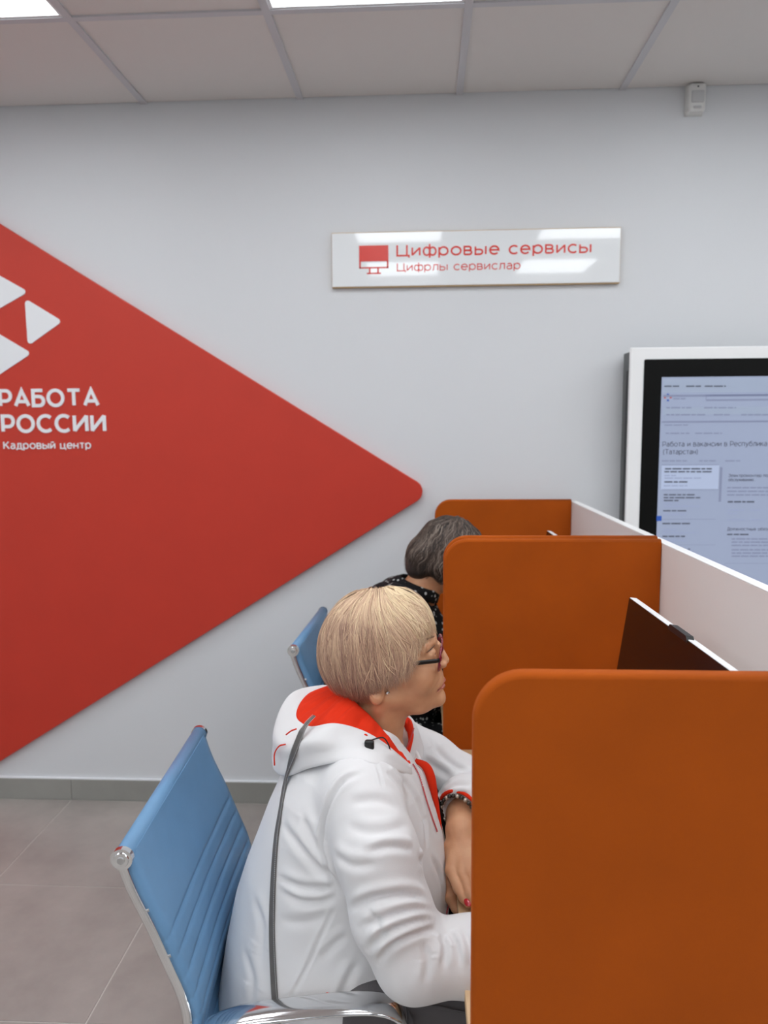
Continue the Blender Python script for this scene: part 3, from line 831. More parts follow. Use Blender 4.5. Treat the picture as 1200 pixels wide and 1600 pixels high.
def apply_folds(bm, f, folds):
    """folds: (polyline on the surface, depth, width); a valley with a raised lip above it"""
    bm.verts.index_update(); V = np.array([v.co[:] for v in bm.verts]); D = np.zeros(len(V))
    for L, dep, wid in folds:
        if len(L) < 2: continue
        lo, hi = L.min(0) - 5 * wid, L.max(0) + 5 * wid
        ii = np.where(((V > lo) & (V < hi)).all(1))[0]
        if not len(ii): continue
        d, t, sd = polyline_dist(V[ii], L)
        env = np.clip(np.sin(np.pi * np.clip(t, 0.02, 0.98)) * 1.6, 0, 1)
        s = np.sign(sd) * d
        D[ii] += env * (-dep * np.exp(-(d / wid) ** 2) + 0.75 * dep * np.exp(-((s - 1.9 * wid) / (1.3 * wid)) ** 2) + 0.35 * dep * np.exp(-((s + 1.9 * wid) / (1.4 * wid)) ** 2))
    ii = np.where(np.abs(D) > 1e-5)[0]
    g = grad(f, V[ii]); g /= np.linalg.norm(g, axis=1, keepdims=True) + 1e-9
    bm.verts.ensure_lookup_table()
    for i, p in zip(ii, V[ii] + g * D[ii][:, None]): bm.verts[i].co = p
    return bm
def ribbon(bm, L, nrm, w, th):
    """flat strap along L lying on a surface with normals nrm"""
    n = len(L); R = []
    for i in range(n):
        t = L[min(i + 1, n - 1)] - L[max(i - 1, 0)]; t = t / (np.linalg.norm(t) + 1e-9)
        s = np.cross(t, nrm[i]); s /= np.linalg.norm(s) + 1e-9
        ww = w[i] if hasattr(w, '__len__') else w
        R.append([bm.verts.new(L[i] + s * ww / 2 * a + nrm[i] * th * b) for a, b in ((-1, 0), (-1, .8), (-.8, 1), (.8, 1), (1, .8), (1, 0))])
    for a, b in zip(R[:-1], R[1:]):
        for k in range(6): bm.faces.new((a[k], a[(k + 1) % 6], b[(k + 1) % 6], b[k]))
    bm.faces.new(R[0][::-1]); bm.faces.new(R[-1])
    return bm
def grid_surface(bm, rows, thick=0.0):
    vs = [[bm.verts.new(p) for p in r] for r in rows]
    for a, b in zip(vs[:-1], vs[1:]):
        for k in range(len(a) - 1): bm.faces.new((a[k], a[k + 1], b[k + 1], b[k]))
    return bm
def nrm_at(f, L):
    g = grad(f, np.asarray(L)); return g / (np.linalg.norm(g, axis=1, keepdims=True) + 1e-9)
def hand_field(wrist, knuckles, fingers, thumb, rw=0.027, k=0.010):
    """knuckles: 4 points; fingers: list of 4 lists of joints from the knuckle on; thumb: joints from near the wrist"""
    wrist = np.asarray(wrist, float); kn = [np.asarray(q, float) for q in knuckles]
    def f(P):
        d = None
        for i, q in enumerate(kn):
            b = wrist + (q - wrist) * 0.12
            c = cap(P, b, q, rw * 0.60, [.0118, .0120, .0114, .0102][i]); d = c if d is None else smin(d, c, 0.008)
        for i, js in enumerate(fingers):
            pts = [kn[i]] + [np.asarray(j, float) for j in js]
            r0 = [.0099, .0101, .0097, .0086][i]; rs = [r0 * s for s in (1.05, .94, .86, .70)][:len(pts)]
            d = smin(d, chain(P, pts, rs, 0.004), 0.003)
        tp = [np.asarray(j, float) for j in thumb]
        d = smin(d, chain(P, tp, [.017, .0135, .0125, .0095][:len(tp)], 0.006), k)
        return d
    return f
# ================================================================== materials for people
M['skin'] = mat('skin', srgb(214, 163, 126), 0.48, noise=0.10, nscale=28, bump=0.10, bscale=260, sss=0.12, spec=0.4, col2=srgb(202, 145, 108))
M['lips'] = mat('lip_skin', srgb(192, 116, 100), 0.42, sss=0.1)
M['jacket'] = mat('white_jersey', srgb(228, 227, 228), 0.85, bump=0.15, bscale=900, sheen=0.08, spec=0.2)
M['lining'] = mat('red_lining', srgb(226, 52, 22), 0.85, bump=0.12, bscale=900, spec=0.2)
M['blackcloth'] = mat('black_cloth', srgb(20, 19, 20), 0.85, spec=0.2)
M['strap'] = mat('grey_leather_strap', srgb(104, 101, 99), 0.6, bump=0.3, bscale=700, noise=0.15, nscale=60)
M['bag'] = mat('dark_grey_leather', srgb(84, 80, 82), 0.5, bump=0.3, bscale=500)
M['nail'] = mat('red_nail_polish', srgb(190, 14, 30), 0.12, coat=0.8)
M['rim'] = mat('wine_red_acetate', srgb(120, 16, 40), 0.12, coat=0.5)
M['lens'] = None
M['silver'] = mat('silver', (0.8, 0.8, 0.8, 1), 0.15, 1.0)
M['bead'] = mat('glass_bead', srgb(70, 66, 60), 0.15, metal=0.6)
M['beadpale'] = mat('pale_bead', srgb(196, 186, 172), 0.2, metal=0.5)
M['eye'] = mat('eye_white', srgb(226, 216, 208), 0.15)
M['iris'] = mat('iris', srgb(92, 84, 74), 0.1)
M['lash'] = mat('lash', srgb(52, 36, 32), 0.7)
M['brow'] = mat('eyebrow', srgb(132, 92, 66), 0.8)
def lens_mat():
    m = bpy.data.materials.new('clear_lens'); m.use_nodes = True; nt = m.node_tree
    nt.nodes.remove(nt.nodes['Principled BSDF'])
    t = nt.nodes.new('ShaderNodeBsdfTransparent'); g = nt.nodes.new('ShaderNodeBsdfGlossy'); g.inputs['Roughness'].default_value = 0.03
    mx = nt.nodes.new('ShaderNodeMixShader'); mx.inputs[0].default_value = 0.08
    nt.links.new(t.outputs[0], mx.inputs[1]); nt.links.new(g.outputs[0], mx.inputs[2])
    nt.links.new(mx.outputs[0], nt.nodes['Material Output'].inputs['Surface']); return m
M['lens'] = lens_mat()
def strand_mat(name, c0, c1, c2, rough=0.42):
    """each strand has its own dye shade, stored per strand"""
    m = bpy.data.materials.new(name); m.use_nodes = True; nt = m.node_tree; b = nt.nodes['Principled BSDF']
    at = nt.nodes.new('ShaderNodeAttribute'); at.attribute_name = 'shade'
    r = nt.nodes.new('ShaderNodeValToRGB'); e = r.color_ramp.elements
    e[0].color = c0; e[0].position = 0.0; e[1].color = c2; e[1].position = 1.0
    q = e.new(0.5); q.color = c1
    nt.links.new(at.outputs['Fac'], r.inputs['Fac']); nt.links.new(r.outputs['Color'], b.inputs['Base Color'])
    b.inputs['Roughness'].default_value = rough; b.inputs['Specular IOR Level'].default_value = 0.35
    return m
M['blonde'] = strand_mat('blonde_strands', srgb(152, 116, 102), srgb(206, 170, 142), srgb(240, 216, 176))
M['dark_hair'] = strand_mat('dark_grey_strands', srgb(46, 37, 33), srgb(90, 75, 66), srgb(152, 138, 126))

def strands_mesh(name, paths, shades, m, parent, off, wid=0.0011):
    """paths: list of (points, outward normals); flat tapered ribbons with a raised middle"""
    V, F, SH = [], [], []
    for (L, N), s in zip(paths, shades):
        n = len(L); b0 = len(V)
        T = np.gradient(L, axis=0); T /= np.linalg.norm(T, axis=1, keepdims=True) + 1e-9
        S = np.cross(T, N); S /= np.linalg.norm(S, axis=1, keepdims=True) + 1e-9
        for i in range(n):
            t = i / (n - 1); w_ = wid * (0.55 + 0.45 * math.sin(math.pi * min(1, t * 1.4 + .1))) * (1 - max(0, (t - .6) / .4) ** 1.5 * .92)
            V += [L[i] - S[i] * w_ - N[i] * w_ * .4, L[i] + N[i] * w_ * .5, L[i] + S[i] * w_ - N[i] * w_ * .4]
            SH += [s[i]] * 3
        for i in range(n - 1):
            a = b0 + 3 * i
            F += [(a, a + 1, a + 4, a + 3), (a + 1, a + 2, a + 5, a + 4)]
    me = bpy.data.meshes.new(name); me.from_pydata([tuple(v - off) for v in V], [], F)
    at = me.attributes.new('shade', 'FLOAT', 'POINT'); at.data.foreach_set('value', np.array(SH, np.float32))
    o = link_mesh(name, me, m, parent, smooth=True); o['kind'] = 'stuff'
    return o

# ================================================================== the blonde woman in white
MY = 1.42                                          # her middle plane
W0 = np.array([-.20, MY, 0.0])
woman = thing('person', 'seated woman with short blonde hair, red framed glasses and white jacket, leaning at the desk', 'person', W0)
def Wp(px, py, v=0.0): return atY(px, py, MY + v)
def lat(p, v): return np.array([p[0], MY + v, p[2]])

# ---- head and neck
hp = lambda px, py, v=0.0: lat(Wp(px, py), v)      # traced on the middle plane, then moved sideways
CR = hp(590, 1008)
neck_a, neck_b = hp(596, 1085), hp(566, 1200)
def head_field(P):
    Pm = P.copy(); Pm[:, 1] = MY + np.abs(P[:, 1] - MY)      # left-right symmetric
    d = ell(P, CR, (.089, .072, .088))
    d = smin(d, ell(P, hp(636, 1022), (.053, .064, .062)), .03)
    d = smin(d, ell(P, hp(645, 990), (.037, .052, .040)), .025)             # forehead
    d = smin(d, ell(P, hp(645, 1062), (.047, .056, .048)), .03)
    d = smin(d, cap(Pm, hp(606, 1074, .054), hp(682, 1089, .007), .018, .0135), .02)
    d = smin(d, ell(Pm, hp(658, 1046, .038), (.026, .026, .027)), .02)       # cheek
    d = smin(d, ell(P, hp(674.5, 1060), (.0215, .029, .027)), .018)            # muzzle
    d = smin(d, ell(P, hp(683.5, 1090), (.0150, .019, .0145)), .010)         # chin
    d = smin(d, ell(P, hp(650, 1098), (.031, .040, .018)), .016)             # soft under-chin
    d = smin(d, cap(Pm, hp(673, 998, .010), hp(660, 1000, .048), .0085, .009), .012)   # brow
    d = smax(d, -ell(Pm, hp(682, 1013, .033), (.015, .016, .011)), .010)     # socket
    d = smin(d, ell(Pm, hp(669.5, 1014, .0325), (.0148, .0172, .0136)), .004)  # lids over the eyeball
    d = smax(d, -ell(Pm, hp(683, 1012.5, .0325), (.006, .0125, .0028)), .002)  # gap between the lids
    d = smin(d, cap(P, hp(683, 1008), hp(694.5, 1031), .0075, .0088), .007)  # nose
    d = smin(d, ell(Pm, hp(690, 1036, .0105), (.0095, .0068, .0070)), .005)  # nostril wing
    d = smin(d, cap(Pm, hp(691.6, 1062.5, 0), hp(683, 1069.5, .023), .0058, .0034), .004)
    d = smin(d, cap(Pm, hp(690.4, 1070.5, 0), hp(682, 1071.5, .022), .0066, .0034), .004)
    d = smax(d, -cap(Pm, hp(697, 1066.8, 0), hp(681.5, 1071.5, .026), .0020, .0018), .004)   # mouth line
    d = smax(d, -cap(Pm, hp(692, 1043, .018), hp(682, 1064, .033), .0004, .0004), .007)    # fold beside the mouth
    # ear: rim and lobe, mostly under the hair
    e = ell(Pm, hp(589, 1050, .074), (.017, .009, .031), rotY(-.25))
    e = smin(e, ell(Pm, hp(592, 1070, .074), (.0105, .0075, .012)), .01)
    e = smax(e, -ell(Pm, hp(591, 1050, .083), (.010, .007, .018), rotY(-.25)), .006)
    d = smin(d, e, .008)
    # neck
    nk = cap(P, neck_a, neck_b, .055, .064)
    d = smin(d, nk, .022)
    d = smin(d, cap(Pm, hp(596, 1092, .055), hp(616, 1175, .018), .010, .009), .018)       # neck cord
    return d

# ---- arms, trunk, legs under the clothes
R_sh, R_el, R_wr = np.array([-.10, 1.225, .955]), np.array([-.015, 1.135, .735]), np.array([.205, 1.165, .768])
L_sh, L_el = np.array([-.085, 1.590, .915]), np.array([.133, 1.570, .788])
L_wr = atY(719, 1296, 1.395)
kn = [atY(705, 1360, 1.327), atY(723, 1366, 1.317), atY(741, 1369, 1.316), atY(757, 1366, 1.320)]
fg = [[atY(716, 1388, 1.296), atY(725, 1403, 1.281), atY(731.5, 1412, 1.272)],
      [atY(734, 1398, 1.281), atY(745, 1413, 1.266), atY(752, 1422, 1.258)],
      [atY(756, 1399, 1.279), atY(764, 1414, 1.265), atY(769, 1422, 1.258)],
      [atY(771, 1391, 1.288), atY(778, 1404, 1.276), atY(783, 1412, 1.268)]]
thb = [atY(706, 1325, 1.375), atY(700, 1370, 1.350), atY(705, 1400, 1.330), atY(712, 1419, 1.318)]
L_hand = hand_field(L_wr, kn, fg, thb, .030)
rk = [np.array([.290, 1.205 - .0215 * (i - 1.5) * -1, .772 - .003 * abs(i - 1.2)]) for i in (0, 1, 2, 3)]
rf = [[q + np.array([.038, 0.002, .004]), q + np.array([.058, .003, -.010]), q + np.array([.070, .004, -.024])] for q in rk]
R_hand = hand_field(R_wr, rk[::-1], rf[::-1], [np.array([.225, 1.185, .765]), np.array([.255, 1.235, .760]), np.array([.280, 1.248, .756]), np.array([.300, 1.250, .750])], .027)
HIP = [np.array([-.21, MY - .095, .545]), np.array([-.21, MY + .095, .545])]
KNEE = [np.array([.235, MY - .115, .545]), np.array([.235, MY + .115, .545])]
ANK = [np.array([.215, MY - .12, .085]), np.array([.215, MY + .12, .085])]
TOE = [np.array([.36, MY - .135, .035]), np.array([.36, MY + .135, .035])]
def body_field(P):
    d = head_field(P)
    d = smin(d, section_loft(P, [.46, .6, .75, .9, .98], [-.34, -.32, -.28, -.24, -.16], [-.05, -.01, .0, -.02, -.06], [.16, .15, .15, .15, .09], MY), .03)
    d = smin(d, chain(P, [R_sh, R_el, R_wr], [.05, .042, .029]), .03)
    d = smin(d, chain(P, [L_sh, (.005, 1.600, .840), (.080, 1.592, .798), L_el, (.112, 1.508, .806), L_wr + np.array([.010, .045, .003]), L_wr], [.045, .042, .040, .038, .036, .032, .0285]), .03)
    d = smin(d, L_hand(P), .012); d = smin(d, R_hand(P), .012)
    for a, b, c, t in zip(HIP, KNEE, ANK, TOE):
        d = smin(d, chain(P, [a, b, c], [.070, .052, .034]), .03)
        d = smin(d, cap(P, c + np.array([-.03, 0, -.045]), t, .032, .026), .02)
    return d
in_head = lambda V: (V[:, 2] > 1.035) & (V[:, 0] > -.13) & (V[:, 1] < MY + .06)
in_face = lambda V: (V[:, 2] > 1.055) & (V[:, 0] > -.03) & (V[:, 1] < MY + .055)
in_hand = lambda V: (V[:, 0] > .02) & (V[:, 1] < 1.42) & (V[:, 1] > 1.225) & (V[:, 2] > .69) & (V[:, 2] < .86)
bm = sdf_bmesh(body_field, (-.40, 1.06, .0), (.42, 1.76, 1.30), .0042, [lambda V: in_head(V) | in_hand(V), lambda V: in_face(V) | in_hand(V)])
bm.verts.index_update(); V = np.array([v.co[:] for v in bm.verts]); Pm = V.copy(); Pm[:, 1] = MY + np.abs(V[:, 1] - MY)
lip = np.minimum(cap(Pm, hp(691.6, 1063, 0), hp(683, 1069.5, .024), .0060, .0038), cap(Pm, hp(690.4, 1070.2, 0), hp(682, 1071.3, .023), .0068, .0036)) < .0014
body = obj('body', bm, M['skin'], woman, smooth=True, off=-W0)
body.data.materials.append(M['lips'])
for p_ in body.data.polygons:
    if all(lip[i] for i in p_.vertices): p_.material_index = 1

# ---- eyes, brows, lashes (the far ones too)
for s in (-1, 1):
    c = hp(669.5, 1014, s * .0325)
    bm = nb(); bmesh.ops.create_uvsphere(bm, u_segments=20, v_segments=14, radius=.0123); bmesh.ops.translate(bm, verts=bm.verts, vec=Vector(c))
    ey = obj('eyeball', bm, M['eye'], body, smooth=True, off=-W0)
    bm = nb(); bmesh.ops.create_uvsphere(bm, u_segments=18, v_segments=12, radius=.0062)
    for v in bm.verts: v.co.x *= .35
    bmesh.ops.translate(bm, verts=bm.verts, vec=Vector(c + np.array([.0108, 0, .0012])))
    obj('iris', bm, M['iris'], body, smooth=True, off=-W0)
def mirror_pts(L): return [np.array([p[0], 2 * MY - p[1], p[2]]) for p in L]
lash = on_surf(head_field, [(665.5, 1019.5), (670, 1016.5), (675, 1012), (679, 1008)], 1.2, 4, .0009)
brow = on_surf(head_field, [(663, 1000.5), (668, 998), (673, 995.5), (678, 994.5)], 1.2, 4, .0008)
for L, r, nm, mt in ((lash, .0009, 'eyelashes', 'lash'), (brow, .0026, 'eyebrow', 'brow')):
    for q in (L, mirror_pts(L)):
        n = len(q); bm = nb(); tube(bm, q, [r * (0.35 + .65 * math.sin(math.pi * (i + .6) / (n + .2))) for i in range(n)], 6)
        obj(nm, bm, M[mt], body, smooth=True, off=-W0)
# painted fingernails
tip = [np.array(f_[-1]) for f_ in fg]; mid = [np.array(f_[-2]) for f_ in fg]
for a, b, hf in [(mid[i], tip[i], 'L') for i in range(4)] + [(np.array(rf[i][-2]), np.array(rf[i][-1]), 'R') for i in range(4)] + [(thb[-2], thb[-1], 'T')]:
    ax = (b - a) / np.linalg.norm(b - a)
    up = np.array([-.20, -.75, 1.0]) if hf == 'L' else (np.array([0.4, 0, 1.0]) if hf == 'R' else np.array([-.3, 1.0, .2]))
    up = up - ax * (up @ ax); up /= np.linalg.norm(up); sd = np.cross(ax, up)
    bm = nb(); bmesh.ops.create_uvsphere(bm, u_segments=16, v_segments=10, radius=1)
    Mx = Matrix([[ax[i] * .0085, sd[i] * .0062, up[i] * .0024, (b + ax * .0006 + up * .0074)[i]] for i in range(3)] + [[0, 0, 0, 1]])
    bmesh.ops.transform(bm, matrix=Mx, verts=bm.verts)
    obj('fingernail', bm, M['nail'], body, smooth=True, off=-W0)

# ---- hair: a solid bob under a coat of separate strands
face_prof = [(678, 985), (680, 997), (690, 1010), (703, 1031), (697, 1060), (697, 1092), (660, 1112)]
hair_out = [(555, 1096), (533, 1085), (518, 1071), (506, 1054), (499, 1031), (499, 1003), (509, 972), (528, 946), (556, 928), (589, 922), (627, 922), (651, 933), (667, 951), (675, 969), (677.5, 982)]
hair_out = [tuple(q) for q in smooth_curve(hair_out, 4)]
hair_in = [(672, 985), (663, 992), (655, 1004), (648, 1018), (644, 1032), (641, 1046), (629, 1057), (613, 1063), (598, 1065), (586, 1074), (578, 1086), (567, 1095)]
full = np.array([Wp(*p)[[0, 2]] for p in hair_out + face_prof])
hin = np.array([atY(p[0], p[1], MY - .068)[[0, 2]] for p in hair_in]); hout = np.array([Wp(*p)[[0, 2]] for p in hair_out])
hpoly = np.concatenate([hout, hin])
HB = .0845
def hairW(P2):
    q = np.clip(-poly_dist(P2, full) / .082, 0, 1)
    return HB * np.sqrt(np.clip(1 - (1 - q) ** 2.1, 0, 1))
def hair_field(P):
    P2 = P[:, [0, 2]]
    q = np.minimum(-poly_dist(P2, full) / .082, 1)
    E = np.sqrt(((P[:, 1] - MY) / HB) ** 2 + (1 - q) ** 2.1)
    return smax((E - 1) * .075, poly_dist(P2, hpoly), .004) + .0024
bm = sdf_bmesh(hair_field, (-.25, MY - .11, 1.0), (.06, MY + .11, 1.32), .0038, it=2)
M['hairbase'] = mat('hair_base', srgb(206, 172, 142), 0.6, noise=0.20, nscale=60, stretch=(3, 3, .5))
hair = obj('hair', bm, M['hairbase'], woman, smooth=True, off=-W0)
GD = [[(604, 919.7), (627, 922), (655, 936), (672, 962), (679, 987)],
      [(602, 920.0), (622, 930), (646, 950), (661, 972), (670, 992)],
      [(600, 920.2), (615, 936), (637, 962), (652, 988), (658, 1006)],
      [(597, 920.2), (607, 945), (627, 975), (642, 1008), (649, 1034)],
      [(594, 920.2), (600, 950), (617, 985), (633, 1023), (637, 1056)],
      [(590, 920.2), (592, 950), (602, 990), (614, 1035), (616, 1066)],
      [(586, 920.6), (582, 950), (583, 990), (590, 1040), (594, 1073)],
      [(581, 921.2), (568, 948), (560, 990), (564, 1045), (577, 1090)],
      [(576, 922.2), (553, 945), (538, 985), (541, 1040), (560, 1098)],
      [(571, 923.2), (543, 945), (521, 985), (520, 1035), (540, 1090)],
      [(566, 924.2), (535, 945), (508, 983), (506, 1030), (523, 1076)],
      [(562, 925.2), (529, 946), (501, 988), (498, 1030), (507, 1057)]]
GD = np.array([[c for c in smooth_curve(g, 7)] for g in GD])          # guides, crown to tip
def strand_set(n, side, seed):
    rng = np.random.default_rng(seed); out, sh = [], []; ng = len(GD)
    K = 16; PX, SS, T1 = [], [], []
    for _ in range(n):
        s = rng.random() ** .9 * (ng - 1); s2 = np.clip(s + rng.normal(0, 1.1 if rng.random() < .3 else .45), 0, ng - 1)
        def at_(s_, t_):
            i = min(int(s_), ng - 2); f = s_ - i; g = GD[i] * (1 - f) + GD[i + 1] * f
            u = np.linspace(0, 1, len(g)); return np.stack([np.interp(t_, u, g[:, 0]), np.interp(t_, u, g[:, 1])], 1)
        t0 = rng.random() ** 1.4 * .7; t1 = min(1.0, t0 + .25 + rng.random() * .6)
        t = np.linspace(t0, t1, K); m = np.linspace(0, 1, K)[:, None] ** 1.5
        p = at_(s, t) * (1 - m) + at_(s2, t) * m
        p += rng.normal(0, 1.2, 2) * np.linspace(0, 1, K)[:, None]
        if t1 > .98:                                  # wispy tips run past the edge
            d = p[-1] - p[-2]; ext = rng.random() * 8; p[-1] += d / (np.hypot(*d) + 1e-6) * ext + rng.normal(0, 1.2, 2)
        PX.append(p); SS.append(s); T1.append(t)
    PX = np.array(PX); SS = np.array(SS); TT = np.array(T1)
    if side < 0: kk = np.clip((PX[:, :, 1] - 925) / 75.0, 0, 1) * (np.clip(1 - np.abs(SS / (ng - 1) - .5) * 2, .0, .35) / .35)[:, None]
    else: kk = np.zeros(PX.shape[:2])
    R_ = np.stack([(PX[..., 0] - 600) / FPX, (PX[..., 1] - 800) / FPX, np.ones(PX.shape[:2])], -1) @ CM
    Q = R_ * ((MY - .070 * kk) / R_[..., 1])[..., None]; Q[..., 2] += H
    P2 = Q[..., [0, 2]].reshape(-1, 2); e = 1.5e-3
    ev = lambda dx, dz: hairW(P2 + np.array([dx, dz])).reshape(kk.shape)
    wv = ev(0, 0); gx = (ev(e, 0) - ev(-e, 0)) / (2 * e); gz = (ev(0, e) - ev(0, -e)) / (2 * e)
    N = np.stack([-gx, np.full(kk.shape, float(side)), -gz], -1); N /= np.linalg.norm(N, axis=-1, keepdims=True)
    lift = .0004 + .0034 * rng.random(n) ** 2 + .0022 * np.clip(np.sin(SS * 7.3 + 2 * np.sin(SS * 3.1)), 0, 1)
    L = np.stack([Q[..., 0], MY + side * wv, Q[..., 2]], -1) + N * lift[:, None, None]
    for _k in range(2): L[:, 1:-1] = (L[:, :-2] + 2 * L[:, 1:-1] + L[:, 2:]) / 4
    clump = .5 + .5 * np.sin(SS * 9.1 + 1.3 * np.sin(SS * 23))
    base = rng.normal(.50, .17, n) + .22 * (clump - .5)
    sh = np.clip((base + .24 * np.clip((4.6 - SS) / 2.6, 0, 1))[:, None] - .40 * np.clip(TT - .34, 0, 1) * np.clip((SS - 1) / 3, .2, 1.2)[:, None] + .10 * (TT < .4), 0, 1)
    out = [(L[i], N[i]) for i in range(n)]
    return out, sh
rng = np.random.default_rng(11)
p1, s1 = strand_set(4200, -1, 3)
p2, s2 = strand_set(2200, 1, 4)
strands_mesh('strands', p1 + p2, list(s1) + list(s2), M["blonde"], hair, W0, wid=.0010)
# ---- jacket
JY = MY - .02
def shift(P, c): return P - np.asarray(c, float)
ZS = [.43, .50, .60, .69, .75, .80, .86, .92, .965, 1.00, 1.03]
XBk = [-.405, -.402, -.385, -.365, -.345, -.325, -.302, -.275, -.245, -.20, -.16]
XFr = [.000, .020, .040, .050, .046, .036, .020, .000, -.020, -.04, -.05]
HWd = [.215, .225, .220, .210, .208, .208, .205, .195, .168, .12, .075]
rs_sl = [.070, .066, .064, .061, .057, .049, .038]
R_arm = [np.array([-.108, 1.245, .948]), np.array([-.078, 1.180, .885]), np.array([-.052, 1.148, .800]), np.array([-.018, 1.135, .738]), np.array([.080, 1.140, .742]), np.array([.150, 1.150, .755]), np.array([.195, 1.163, .767])]
L_cuff = atY(717, 1268, 1.425)
L_arm = [np.array([-.090, 1.580, .905]), np.array([.005, 1.600, .846]), np.array([.080, 1.592, .802]), np.array([.133, 1.568, .790]), np.array([.110, 1.508, .810]), L_cuff + np.array([.014, .030, .002]), L_cuff]
rl_sl = [.070, .066, .063, .058, .056, .050, .043]
axL = L_arm[-1] - L_arm[-2]; axL = axL / np.linalg.norm(axL)
axR = R_arm[-1] - R_arm[-2]; axR = axR / np.linalg.norm(axR)
def jacket_base(P):
    d = section_loft(P, ZS, XBk, XFr, HWd, JY, 2.15)
    for s in (-1, 1): d = smin(d, cap(P, (-.125, MY + s * .06, 1.005), (-.110, MY + s * .160, .962 if s < 0 else .945), .045, .060), .03)
    ar = chain(P, R_arm, rs_sl, .02); al = chain(P, L_arm, rl_sl, .02)
    ar = smax(ar, np.where(np.linalg.norm(P - R_arm[-1], axis=1) < .08, (P - R_arm[-1]) @ axR, -1), .004)
    al = smax(al, np.where(np.linalg.norm(P - L_cuff, axis=1) < .08, (P - L_cuff) @ axL, -1), .004)
    al = smax(al, -cap(P, L_cuff, L_cuff + axL * .05, .034, .038), .004)
    return smin(smin(d, ar, .022), al, .022)
def jacket_field(P):
    d = jacket_base(P)
    # open neck, open front below the throat, sleeve ends, flat hem
    d = smax(d, -cap(P, neck_a, neck_b + (neck_b - neck_a) * .05, .058, .066), .008)
    d = smax(d, -cap(P, hp(592, 1120), hp(628, 1172), .072, .050), .008)
    d = smax(d, -cap(P, (-.005, MY + .015, .965), (-.06, MY + .01, 1.04), .026, .058), .012)
    return d
fine = lambda V: (V[:, 1] < 1.46) | (V[:, 0] > .0)
bm = sdf_bmesh(jacket_field, (-.46, 1.03, .40), (.27, 1.72, 1.08), .0062, [fine])
FO = [  # near sleeve
 ([(567, 1333), (606, 1323), (634, 1325), (645, 1331)], .0040, .0065),
 ([(529, 1396), (564, 1379), (606, 1375), (648, 1372)], .0048, .0070),
 ([(546, 1421), (585, 1402), (637, 1397), (674, 1413)], .0056, .0070),
 ([(564, 1449), (606, 1431), (648, 1421), (679, 1424)], .0052, .0062),
 ([(574, 1484), (606, 1456), (648, 1440), (679, 1438)], .0056, .0064),
 ([(590, 1505), (613, 1476), (655, 1456), (684, 1452)], .0050, .0060),
 ([(690, 1458), (696, 1480), (692, 1515)], .0042, .0055), ([(698, 1455), (712, 1475), (720, 1512)], .0034, .0055),
 ([(660, 1470), (668, 1500), (664, 1540)], .0026, .0065), ([(725, 1452), (734, 1480), (736, 1520)], .0022, .0055),
 ([(540, 1290), (575, 1300), (612, 1296), (640, 1286)], .0026, .0090), ([(520, 1335), (550, 1352), (590, 1350)], .0030, .0080),
 ([(545, 1255), (590, 1250), (625, 1262)], .0022, .0090), ([(575, 1418), (590, 1440), (600, 1470)], .0026, .0060),
 # armhole seam and folds running into the armpit
 ([(566, 1206), (535, 1222), (513, 1258), (504, 1310), (512, 1355), (527, 1392)], .0050, .0050),
 ([(440, 1285), (470, 1325), (500, 1358), (526, 1376)], .0040, .0085), ([(434, 1372), (470, 1386), (505, 1388), (527, 1384)], .0040, .0080),
 ([(436, 1392), (470, 1408), (505, 1408), (530, 1394)], .0036, .0080), ([(470, 1270), (488, 1312), (508, 1352)], .0030, .0080),
 ([(437, 1440), (480, 1440), (520, 1424)], .0022, .0100), ([(500, 1500), (530, 1470), (560, 1460)], .0026, .0080),
 ([(527, 1408), (505, 1455), (475, 1520), (450, 1566)], .0022, .0035), ([(560, 1500), (540, 1540), (530, 1570)], .0030, .0080),
 ([(395, 1400), (410, 1450), (405, 1510)], .0022, .0110), ([(380, 1480), (395, 1530), (390, 1570)], .0020, .0100),
 # front panel
 ([(604, 1204), (622, 1222), (640, 1262), (650, 1320)], .0040, .0070), ([(626, 1214), (644, 1238), (662, 1280), (668, 1330)], .0034, .0070),
 ([(655, 1340), (672, 1375), (682, 1412)], .0044, .0070), ([(672, 1335), (688, 1370), (694, 1410)], .0030, .0065),
 ([(588, 1194), (594, 1212), (598, 1232)], .0016, .0030),
 ([(452, 1206), (495, 1192), (545, 1183), (590, 1186), (622, 1200)], .0018, .0040),
 # far sleeve
 ([(672, 1150), (690, 1180), (716, 1200), (740, 1206)], .0034, .0080), ([(660, 1185), (690, 1205), (720, 1222)], .0034, .0080),
 ([(690, 1245), (708, 1228), (740, 1226)], .0036, .0060), ([(693, 1262), (712, 1242), (744, 1243)], .0026, .0055)]
folds = [(on_surf(jacket_field, p, .98, 4), dep * 1.35, wid * .88) for p, dep, wid in FO]
apply_folds(bm, jacket_field, folds)
rg = np.random.default_rng(2)
jacket = obj('jacket', bm, M['jacket'], woman, smooth=True, off=-W0)

# sleeve piping
def ring_pts(c, ax, r, n=28, sq=1.0):
    a = np.array([0, 0, 1.0]) - ax * ax[2]; a /= np.linalg.norm(a); b = np.cross(ax, a)
    return [c + r * (math.cos(2 * math.pi * k / n) * a + math.sin(2 * math.pi * k / n) * b * sq) for k in range(n)]
for c, ax, r in ((L_cuff, axL, .0420), (R_arm[-1], axR, .0372)):
    bm = nb(); tube(bm, ring_pts(c - ax * .0002, ax, r), .0036, 8, closed=True); obj('cuff_piping', bm, M['lining'], jacket, smooth=True, off=-W0)
